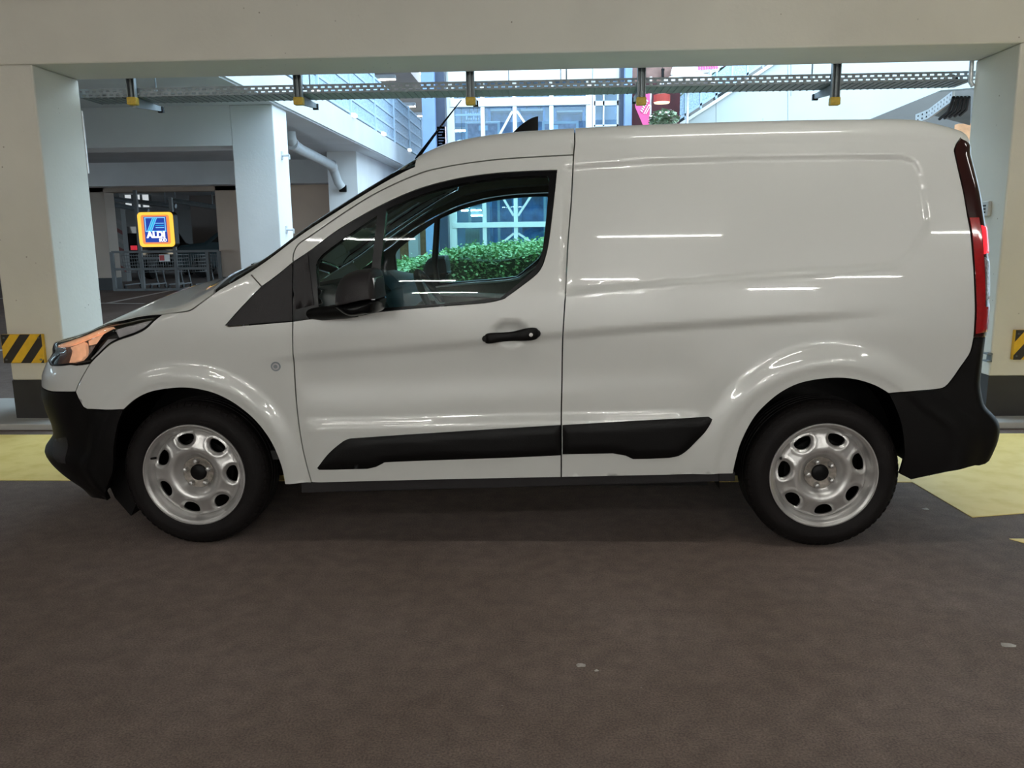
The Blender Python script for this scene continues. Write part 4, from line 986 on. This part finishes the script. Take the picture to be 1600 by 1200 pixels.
o = pyd('cloth', v, [(2*i, 2*i+2, 2*i+3, 2*i+1) for i in range(40)], mat('cream_cloth', (.6, .6, .52), .9, var=.08, vscale=10.), None, True); sm = o.modifiers.new('t', 'SOLIDIFY'); sm.thickness = .01; rel(o, cu)
M['tube_shop'] = mat('lit_tube_shop', (1, 1, 1), .4, emit=(.95, 1, 1), estr=60., var=.01)
struct(MB().box((-2.9, 19.5, 5.3), (2.2, 24., 5.45)).build('ceiling_shop', M['white_metal']))
for kk, (px0, px1, py) in enumerate(((721, 752, 329), (735, 757, 337), (822, 845, 326), (700, 745, 205), (800, 850, 205))):
    ty2 = 20.7+.55*kk; a, b = at(px0, py, ty2), at(px1, py, ty2); te = tube_light((a[0]+b[0])/2, ty2, a[2], b[0]-a[0], ('left lit tube lamp', 'lower left lit tube lamp', 'right lit tube lamp', 'upper left lit tube lamp', 'upper right lit tube lamp')[kk]+' inside the glazed shop', 'tube lights inside the shop', 'x', True, 'tube_shop')
    for s in (-1, 1): MB().tube([(s*(b[0]-a[0])*.4, 0, .08), (s*(b[0]-a[0])*.4, 0, 5.31-a[2])], .008, 6).build('suspension_rod', M['galv'], te)
# ================================================================== TERRACE: banner, lamp, plants, parasols, stairs
M['pink'] = mat('pink_banner_cloth', (.78, .10, .30), .7, var=.06, vscale=4.)
M['maroon'] = mat('dark_red_wall', (.06, .008, .012), .7, var=.3, vscale=3.)
tag(MB().box((at(985, 180, 18.9)[0], 18.9, 0), (at(1062, 180, 18.9)[0], 19.1, at(1000, 128, 18.9)[2])).build('cafe_niche', M['maroon']), 'dark red cafe wall behind the pink banner', 'cafe wall')
bn = empty('banner', tuple(at(1005, 170, 17.6)), 'pink beach flag with slanted white lettering', 'banner')
o = MB().prism([tuple(at(px, py, 17.6)) for px, py in ((994, 140), (1016, 140), (1016, 196), (1005, 196), (993, 168), (992, 158))], (0, .02, 0)).build('flag_cloth', M['pink']); rel(o, bn)
for k in range(6):
    a = at(1001+k*1.7, 172-k*3.2, 17.58); o = MB().bar(tuple(a), tuple(at(1004+k*1.7, 175-k*3.2, 17.58)), .02, .035, up=(0, 1, 0)).build('letter', M['letter']); rel(o, bn)
for k in range(2): o = MB().bar(tuple(at(1006+k*3, 178, 17.59)), tuple(at(1014+k*1.5, 163+k*4, 17.59)), .015, .02, up=(0, 1, 0)).build('white_streak', M['letter']); rel(o, bn)
p_ = at(1017, 120, 17.62); o = MB().tube([(p_[0], 17.62, 0), tuple(p_)], .025, 8).build('flag_pole', M['galv_light']); rel(o, bn)
c = at(1034, 160, 17.4); pd = empty('pendant_lamp', tuple(c), 'red pendant lamp with glowing disc beside the pink flag', 'lamp')
s_ = MB(); s_.lathe([(.17, .0), (.17, .14), (.06, .17), (.001, .17)], (0, 0, 0), 'z', 24); s_.build('lamp_shade', mat('red_shade', (.35, .03, .02), .5, var=.1), pd, smooth=True)
s_ = MB(); s_.lathe([(.165, .01), (.001, .01)], (0, 0, 0), 'z', 24); s_.lathe([(.165, .01), (.15, -.02), (.001, -.03)], (0, 0, 0), 'z', 24); s_.build('glowing_disc', mat('glow_disc', (1, .8, .6), .5, emit=(1, .72, .45), estr=1.4, var=.02), pd, smooth=True)
MB().tube([(0, 0, .16), (0, 0, 1.2)], .008, 6).build('cord', M['plastic'], pd)
MB().box((-.03, -.03, 1.2), (.03, 1.55, 1.26)).build('wall_arm', M['plastic'], pd)
# leaf helper
def leaves(name, n, boxf, size, m, parent, seed, flat_=.5):
    r = np.random.default_rng(seed); P = np.array([boxf(r) for _ in range(n)]); v = []; f = []
    for i, p in enumerate(P):
        d = r.normal(size=3); d[2] = d[2]*flat_+.2; d /= np.linalg.norm(d); a = np.cross(d, [0, 0, 1]); a /= max(np.linalg.norm(a), 1e-6); b = np.cross(a, d); s = size*r.uniform(.6, 1.3)
        q = [p-a*s*.45, p+d*s*.5+b*.1*s-a*s*.05, p+a*s*.45+b*s*.15, p-d*s*.5]; n0 = len(v); v += q; f += [(n0, n0+1, n0+2, n0+3)]
    o = pyd(name, v, f, m, parent); o['kind'] = 'stuff'; return o
M['leaf'] = mat('hedge_leaf', (.14, .33, .11), .5, col2=(.34, .55, .24), vscale=22., lo=.35, hi=.65)
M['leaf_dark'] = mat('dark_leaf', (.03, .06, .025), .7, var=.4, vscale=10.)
M['leaf_grey'] = mat('grey_green_leaf', (.20, .27, .17), .6, var=.4, vscale=16.)
M['petal'] = mat('pale_petal', (.80, .66, .68), .6, var=.15, vscale=30.)
M['petal_pink'] = mat('pink_petal', (.75, .12, .35), .6, var=.15, vscale=30.)
def bush(px, py, y, rx, rz, label, petal, seed):
    c = at(px, py, y); e = empty('flowering_shrub', (c[0], y, c[2]-rz), label, 'shrub')
    def inb(r):
        while True:
            q = r.uniform(-1, 1, 3)
            if q@q < 1: return np.array([q[0]*rx, q[1]*.5, rz+q[2]*rz])
    leaves('foliage', 420, inb, .10, M['leaf_grey'], e, seed)
    leaves('blossom', 70, lambda r: (lambda q: np.array([q[0]*rx, q[1]*.5-.05, rz+abs(q[2])*rz]))(r.normal(size=3)*.5), .06, M[petal], e, seed+1)
    zz = c[2]-rz; MB().tube([(0, 0, -.05), (0, 0, rz)], .05, 6).build('stem', M['leaf_dark'], e)
    MB().prism([(rx*.8*math.cos(t), rx*.5*math.sin(t), -zz) for t in np.linspace(0, 2*math.pi, 13)[:-1]], (0, 0, zz)).build('planter', M['bay'], e)
bush(1037, 188, 16.6, .28, .20, 'grey-green shrub with white blossoms beside the pink flag', 'petal', 11)
bush(1068, 160, 21.2, .22, .30, 'small shrub with pink blossoms above the stair railing', 'petal_pink', 21)
bush(1126, 112, 21.2, .20, .16, 'dark shrub at the top of the stair railing', 'petal_pink', 31)
M['canvas'] = mat('white_canvas', (.78, .78, .80), .7, var=.03, vscale=3.)
def parasol(px0, px1, py_top, py_rim, y, label):
    a, b = at(px0, py_rim, y), at(px1, py_rim, y); r = (b[0]-a[0])/2; zt2 = at((px0+px1)/2, py_top, y)[2]-a[2]; e = empty('parasol', ((a[0]+b[0])/2, y, a[2]), label, 'parasol')
    s = MB(); s.lathe([(.02, zt2), (r*.35, zt2*.86), (r*.7, zt2*.5), (r, .0), (r, -.10), (r-.02, -.10), (r-.02, 0), (.02, zt2-.04)], (0, 0, 0), 'z', 10); s.build('canopy', M['canvas'], e)
    MB().tube([(0, 0, -a[2]), (0, 0, zt2+.05)], .03, 8).build('pole', M['galv_light'], e); MB().box((-.3, -.3, -a[2]), (.3, .3, -a[2]+.1)).build('base_block', M['bay'], e)
parasol(1031, 1120, 113, 128, 17.8, 'white parasol just above the cable tray')
aw = empty('awning', tuple(at(1085, 110, 19.2)), 'sloping white awning with faint pink lettering on its edge', 'awning')
o = MB().prism([tuple(at(*p)) for p in ((1052, 104, 19.6), (1122, 100, 19.6), (1122, 112, 18.6), (1048, 117, 18.6))], (0, 0, .04)).build('awning_cloth', M['canvas']); rel(o, aw)
o = MB().prism([tuple(at(*p, 18.58)) for p in ((1086, 101), (1124, 99), (1124, 110), (1086, 111))], (0, .02, 0)).build('valance', M['canvas']); rel(o, aw)
for k in range(8): a = at(1091+4*k, 107-.3*k, 18.56); o = MB().box((a[0], 18.55, a[2]-.03), (a[0]+.035, 18.57, a[2]+.06)).build('letter', M['pink']); rel(o, aw)
o = MB().tube([tuple(at(1110, 135, 18.6)), tuple(at(1110, 104, 18.6))], .03, 8).build('awning_post', M['galv_light']); rel(o, aw)
br_ = empty('cafe_roof', tuple(at(1020, 115, 19.4)), 'brown cafe roof soffit with a small dark lamp', 'roof')
o = MB().prism([tuple(at(*p, 19.3)) for p in ((985, 90), (1062, 90), (1048, 120), (1040, 132), (985, 132))], (0, .4, 0)).build('soffit', mat('brown_timber', (.28, .16, .13), .6, var=.2, vscale=6.)); rel(o, br_)
o = MB().tube([tuple(at(1035.5, 108, 19.2)), tuple(at(1035.5, 122, 19.2))], .03, 6).build('lamp_post', M['plastic']); rel(o, br_)
o = MB().box(tuple(at(1033.5, 110, 19.2)), tuple(at(1038, 107.5, 19.25))).build('lamp_head', M['plastic']); rel(o, br_)
# stair wall
SY = 20.
M['stairwall'] = concrete('bright_white_render', (.50, .56, .555), pits=False, dirt=.06)
top = [at(px, py, SY) for px, py in ((1062, 197), (1110, 166), (1160, 133), (1210, 100), (1262, 66))]
swp = [tuple(p) for p in top]+[(at(1420, 30, SY)[0], SY, top[-1][2]+.5), (11.9, SY, top[-1][2]+.5), (11.9, SY, at(1500, 130, SY)[2]), tuple(at(1470, 141, SY)), tuple(at(1345, 192, SY)), (at(1345, 192, SY)[0]-1.2, SY, .0), (top[0][0]-3.2, SY, 0.)]
struct(MB().prism(swp, (0, .3, 0)).build('wall_stair', M['stairwall']))
for px, y0_, y1_ in ((1119, 197, 160), (1192, 197, 185), (1231, 197, 96), (1236, 150, 96)):
    a, b = at(px, y0_, SY-.004), at(px, y1_, SY-.004); o = MB().bar(tuple(a), tuple(b), .012, .006).build('wall_joint', M['galv']); struct(o)
cp = MB()
for a, b in zip(top[:-1], top[1:]): cp.bar(tuple(a+np.array([0, .12, .03])), tuple(b+np.array([0, .12, .03])), .42, .07)
struct(cp.build('trim_3', M['frame']))
sbox('wall_under_stair', (3.5, 22.6, 0), (11.9, 22.8, 7.), M['dim'])
sr = empty('stair_railing', tuple(top[0]), 'blue-grey stair railing rising to the right behind the white wall', 'railing')
for i in range(9):
    t = i/8; p = top[0]+(top[-1]-top[0])*t+np.array([-.15, .5, .0]); o = MB().bar(tuple(p), tuple(p+np.array([0, 0, .68])), .05, .05).build('post', M['railblue']); rel(o, sr)
    if i < 8:
        q = top[0]+(top[-1]-top[0])*((i+1)/8)+np.array([-.15, .5, 0])
        o = MB().prism([tuple(p+np.array([.03, 0, .12])), tuple(q+np.array([-.03, 0, .12])), tuple(q+np.array([-.03, 0, .60])), tuple(p+np.array([.03, 0, .60]))], (0, .012, 0)).build('infill_panel', M['meshblue']); rel(o, sr)
for h_2 in (.68, .10):
    o = MB().bar(tuple(top[0]+np.array([-.15, .5, h_2])), tuple(top[-1]+np.array([-.15, .5, h_2])), .05, .05).build('rail', M['railblue']); rel(o, sr)
a, b = at(1494, 235, 11.5), at(1519, 193, 11.5)
tag(MB().box((a[0], 11.5, 0), (b[0]+1.5, 11.6, b[2])).build('timber_hoarding', mat('orange_board', (.55, .28, .14), .6, var=.25, vscale=9.)), 'orange wooden boarding between van roof corner and right pillar', 'hoarding')
# ================================================================== HEDGE
hg = empty('hedge', (-.6, 8.4, 0), 'dense clipped green hedge seen through the cab windows', 'hedge')
hx0, hx1 = -2.6, 1.6
def htop(x, y): return 1.03+.10*math.sin(x*1.7+.6)*.5+.14*sst((x+1.7)/1.0)+.04*math.sin(x*5+y*4)
def hp(r):
    x = r.uniform(hx0, hx1); 
    k = r.random()
    if k < .55: y = r.uniform(7.5, 9.4); z = htop(x, y)+r.normal()*.03
    elif k < .82: y = 7.54-abs(r.normal())*.03; z = r.uniform(.02, 1)*htop(x, 7.5)
    else: y = r.uniform(7.5, 9.4); x = (hx0-abs(r.normal())*.03, hx1+abs(r.normal())*.03)[r.random() < .5]; z = r.uniform(.02, 1)*htop(x, y)
    return np.array([x, y, z])
rel(leaves('foliage', 44000, hp, .034, M['leaf'], None, 5, .8), hg)
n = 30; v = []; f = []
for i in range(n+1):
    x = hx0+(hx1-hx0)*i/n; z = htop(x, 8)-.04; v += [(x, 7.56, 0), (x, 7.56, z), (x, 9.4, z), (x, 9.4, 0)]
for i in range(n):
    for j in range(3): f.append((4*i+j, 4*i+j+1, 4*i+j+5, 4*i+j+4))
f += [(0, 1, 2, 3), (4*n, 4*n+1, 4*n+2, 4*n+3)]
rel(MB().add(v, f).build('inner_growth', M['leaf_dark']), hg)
tr_ = empty('courtyard_tree', (at(652, 232, 30)[0], 30, 3.36), 'green tree crown below the lamps of the upper deck', 'tree')
c = at(652, 228, 30); rel(leaves('crown', 900, lambda r: c+np.clip(r.normal(size=3)*.45, -.8, .8)*np.array([.7, .6, .6]), .18, M['leaf'], None, 77), tr_)
rel(MB().tube([(c[0], 30, 3.375), (c[0], 30, 4.), tuple(c)], .08, 6).build('trunk', M['leaf_dark']), tr_)
# ================================================================== LIT SHOP SIGN, TROLLEY BAY, CARS
SGY = 20.8
a, b = at(219, 386, SGY), at(269, 331, SGY); sx, sz = (a[0]+b[0])/2, (a[2]+b[2])/2; W2, H2 = (b[0]-a[0])/2, (b[2]-a[2])/2
sg = empty('shop_sign', (sx, SGY, sz), 'illuminated blue shop sign with orange border reading ALDI', 'sign')
def rrect(w_, h_, r_, y, n=6):
    p = []
    for cx, cz, a0 in ((w_-r_, h_-r_, 0), (-w_+r_, h_-r_, 90), (-w_+r_, -h_+r_, 180), (w_-r_, -h_+r_, 270)):
        for k in range(n+1): t = R(a0+90*k/n); p.append((cx+r_*math.cos(t), y, cz+r_*math.sin(t)))
    return p
def em(nm, c, e): return mat(nm, tuple(x*.6 for x in c), .4, emit=c, estr=e, var=.01)
MB().prism(rrect(W2+.01, H2+.01, .10, .02), (0, .235, 0)).build('sign_casing', M['plastic'], sg)
MB().prism(rrect(W2, H2, .10, -.01), (0, .03, 0)).build('border_yellow', em('sign_yellow', (1., .62, .05), 1.0), sg)
MB().prism(rrect(W2*.80, H2*.84, .06, -.014), (0, .01, 0)).build('border_orange', em('sign_orange', (1., .30, .06), .85), sg)
MB().prism(rrect(W2*.64, H2*.74, .01, -.018), (0, .01, 0)).build('sign_field', em('sign_blue', (.0, .035, .36), .9), sg)
lb = em('sign_light_blue', (.22, .62, 1.), .95); cy_ = em('sign_cyan', (.0, .42, .72), .9); wh = em('sign_white', (1., .98, 1.), 1.1)
z0_, z1_ = -H2*.10, H2*.68; xx = W2*.56
fm_ = MB()
for p, q in (((-xx, z0_), (xx, z0_)), ((xx, z0_), (xx, z1_)), ((xx, z1_), (-xx, z1_)), ((-xx, z1_), (-xx, z0_))): fm_.bar((p[0], -.022, p[1]), (q[0], -.022, q[1]), .004, .022, up=(0, 1, 0)) if False else fm_.box((min(p[0], q[0])-.011, -.024, min(p[1], q[1])-.011), (max(p[0], q[0])+.011, -.020, max(p[1], q[1])+.011))
fm_.build('emblem_outline', lb, sg)
def stroke(nm, p, q, t, m, y=-.023): MB().prism([(p[0]-t/2, y, p[1]), (p[0]+t/2, y, p[1]), (q[0]+t/2, y, q[1]), (q[0]-t/2, y, q[1])], (0, .003, 0)).build(nm, m, sg)
stroke('emblem_stroke', (-xx*.62, z0_+.01), (-xx*.02, z1_-.01), .10, cy_)
for d_ in (-.055, 0, .055): stroke('emblem_line', (-xx*.62+d_, z0_+.01), (-xx*.02+d_, z1_-.01), .016, lb, -.025)
for d_ in (.0, .055, .11):
    z = z0_+(z1_-z0_)*.27+d_; MB().box((xx*.02, -.026, z-.009), (xx*.88, -.022, z+.009)).build('emblem_bar', lb if d_ != .055 else cy_, sg)
mt = Matrix.Translation((sx, SGY-.022, sz-H2*.31)) @ Matrix.Rotation(R(90), 4, 'X')
text_mesh('sign_text', 'ALDI', W2*.48, wh, sg, mt, .002, .012)
mt = Matrix.Translation((sx+W2*.36, SGY-.022, sz-H2*.62)) @ Matrix.Rotation(R(90), 4, 'X')
text_mesh('sign_subtext', 'SÜD', W2*.23, wh, sg, mt, .002, .005)
tb = empty('trolley_bay', (at(260, 400, SGY+.3)[0], SGY+.3, 0), 'grey steel trolley bay frame below the lit sign', 'trolley bay')
YB = SGY+.3
def bx(px): return at(px, 410, YB)[0]
zr1, zr2 = at(260, 393, YB)[2], at(260, 420, YB)[2]
for px, ht in ((176, zr1), (221, 2.6), (275, 2.4), (325, zr1), (343, zr1)):
    o = MB().box((bx(px)-.04, YB-.04, 0), (bx(px)+.04, YB+.04, ht)).build('post', M['bay']); rel(o, tb)
for z, x1_ in ((zr1, 343), (zr2, 325), (.03, 343)): o = MB().box((bx(176), YB-.03, z-.03), (bx(x1_), YB+.03, z+.03)).build('rail', M['bay']); rel(o, tb)
o = MB().box((bx(221), YB-.03, zr1-.2), (bx(275), YB+.03, zr1-.14)).build('rail', M['bay']); rel(o, tb)
c = at(257, 403, YB-.06); e = empty('bay_notice', tuple(c), 'small white and red notice on the trolley bay rail', 'notice')
MB().box((-.14, -.01, -.09), (.14, .01, .09)).build('notice_plate', M['frame'], e); MB().box((-.13, -.013, -.07), (.0, -.009, .07)).build('notice_mark', mat('notice_red', (.5, .05, .05), .5, var=.1), e)
def cart(x, y, label):
    e = empty('shopping_trolley', (x, y, 0), label, 'trolley', 'trolleys in the bay')
    g = MB(); 
    for k in range(9):
        t = -.26+.065*k; g.bar((t, -.4, .42+.05), (t, -.45, .95), .008); g.bar((t, .4, .5), (t, .42, .92), .008)
    for k in range(6):
        z = .47+.09*k; g.bar((-.27, -.42, z), (.27, -.42, z), .008); g.bar((-.27, -.42, z), (-.27, .42, z), .008); g.bar((.27, -.42, z), (.27, .42, z), .008)
    g.build('basket', M['bay'], e, kind='stuff')
    MB().bar((-.25, -.45, .14), (-.25, .45, .14), .03).bar((.25, -.45, .14), (.25, .45, .14), .03).bar((-.25, .4, .14), (-.25, .3, .5), .03).bar((.25, .4, .14), (.25, .3, .5), .03).build('chassis', M['bay'], e)
    MB().tube([(-.28, .5, 1.0), (.28, .5, 1.0)], .018, 8).build('handle', M['plastic'], e)
    for wx in (-.25, .25):
        for wy in (-.42, .42): MB().lathe([(.06, -.015), (.065, 0), (.06, .015), (.001, .015)], (wx, wy, .065), 'x', 12).lathe([(.06, -.015), (.001, -.015)], (wx, wy, .065), 'x', 12).build('castor', M['plastic'], e)
for px, lab in ((197, 'leftmost shopping trolley in the bay'), (238, 'shopping trolley standing below the lit sign'), (280, 'shopping trolley right of the sign post'), (318, 'rightmost shopping trolley in the bay')):
    cart(bx(px), YB+.75, lab)
def car(px, y, rz, m, label, front):
    c = at(px, 380, y); e = empty('parked_car', (c[0], y, 0), label, 'car'); e.rotation_euler[2] = rz; e.scale = (1.15, 1.05, 1.2)
    prof = [(-2.0,.3),(-2.05,.7),(-1.9,.95),(-1.2,1.02),(-.6,1.45),(.6,1.5),(1.5,1.3),(1.95,.95),(2.05,.6),(2.0,.3)]
    MB().prism([(x, -.85, z) for x, z in prof], (0, 1.7, 0)).build('car_body', m, e, bevel=.08)
    for s in (-1, 1):
        MB().prism([(-1.0, s*.853, 1.02), (-.55, s*.853, 1.38), (.6, s*.853, 1.42), (1.3, s*.853, 1.2), (1.3, s*.853, 1.02)], (0, s*.01, 0)).build('side_window', M['gloss_black'], e)
        for x in (-1.3, 1.3): MB().lathe([(.001, -.1), (.31, -.1), (.32, 0), (.31, .1), (.001, .1)], (x, s*.78, .32), 'y', 20).build('car_wheel', M['rubber'], e)
        MB().box((-2.06, s*.5, .68), (-1.98, s*.75, .80)).build('headlamp', front[0], e); MB().box((1.97, s*.6, .84), (2.03, s*.78, .96)).build('rear_lamp', front[1], e)
lw = em('lit_headlamp', (1., .9, .7), 2.2); lr = em('lit_rear_lamp', (1., .05, .08), .5)
car(228, 29, R(-90), mat('dark_car_paint', (.012, .012, .014), .25, var=.1, coat=.5), 'dark car with a red tail lamp in the dim garage, left of the sign', (M['smoke'], lr))
car(384, 29.5, R(20), mat('teal_car_paint', (.015, .035, .04), .5, var=.1), 'dark teal car with headlamps on in the dim garage, right of the sign', (lw, M['redlens']))
c = at(184, 370, 26.); e = empty('striped_column', (c[0], 26., 0), 'garage column with red and white slanted stripes left of the dark car', 'column')
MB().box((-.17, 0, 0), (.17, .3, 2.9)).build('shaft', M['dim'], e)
for k in range(6): MB().prism([(-.17, -.005, .5+.3*k), (.17, -.005, .3+.3*k), (.17, -.005, .43+.3*k), (-.17, -.005, .63+.3*k)], (0, .006, 0)).build('stripe', mat('stripe%d' % k, ((.17, .04, .035), (.26, .23, .22))[k % 2], .6, var=.1), e)
pz = [(at(168, 310, 23.5), at(275, 322, 23.5)), (at(262, 312, 23.2), at(345, 325, 23.2)), (at(168, 318, 23.8), at(232, 330, 23.8))]
for k, (a, b) in enumerate(pz):
    e = empty('service_pipe', tuple(a), ('grey pipe crossing under the garage ceiling left of the sign', 'grey pipe crossing under the garage ceiling right of the sign', 'lower grey pipe beside the far left pillar')[k], 'pipe')
    rel(MB().tube([tuple(a), tuple(b)], .07, 8).build('pipe', M['galv'], smooth=True), e)
    for t in (.15, .85):
        p = a+(b-a)*t; rel(MB().tube([tuple(p), (p[0], p[1], 2.99)], .012, 6).build('hanger_rod', M['galv']), e)
a, b = at(195, 324, 30), at(234, 303, 30); e = empty('daylight_panel', tuple((a+b)/2), 'glowing panel in place of a daylit opening under the far garage ceiling', 'window')
o = MB().box((a[0], 30, a[2]), (b[0], 30.05, b[2])).build('glow_panel', em('daylight_glow', (.75, .8, .82), .7)); rel(o, e)  # glowing sheet put in for the daylight of a far opening
for k in range(4): x = a[0]+(b[0]-a[0])*k/3; o = MB().box((x-.04, 29.96, a[2]), (x+.04, 30, b[2])).build('glazing_bar', M['bay']); rel(o, e)
M['tube_dim'] = mat('lit_tube_dim', (1, 1, 1), .4, emit=TUBE_C, estr=30., var=.01)
for k, (x, y) in enumerate(((-8, 13.5), (-7, 19.6), (-20, 27), (-16, 13.5), (-26, 20))):
    tube_light(x, y, 2.9 if y < 40 else 2.9, 1.5, ('near', 'middle', 'far', 'outer near', 'outer far')[k]+' tube lamp under the deck on the left', 'tube lights under the deck', 'y', True, 'tube_dim')
# ---- litter on the asphalt
for px, py, sx_, lab in ((907, 1040, .022, 'pale crumb of litter on the asphalt in front of the van'), (932, 1049, .010, 'tiny pale chip beside the larger crumb on the asphalt'), (1575, 1009, .03, 'flattened white scrap near the right picture edge'), (1447, 796, .022, 'small white scrap behind the rear wheel')):
    c = atz(px, py); n = 9; v = [(c[0]+sx_*random.uniform(.6, 1)*math.cos(t), c[1]+.7*sx_*random.uniform(.6, 1)*math.sin(t), .002) for t in np.linspace(0, 2*math.pi, n+1)[:-1]]
    v.append((c[0], c[1], .008)); f = [(i, (i+1) % n, n) for i in range(n)]
    tag(pyd('litter', v, f, mat('litter_paper', (.42, .40, .37), .8, var=.2, vscale=80.)), lab, 'litter')
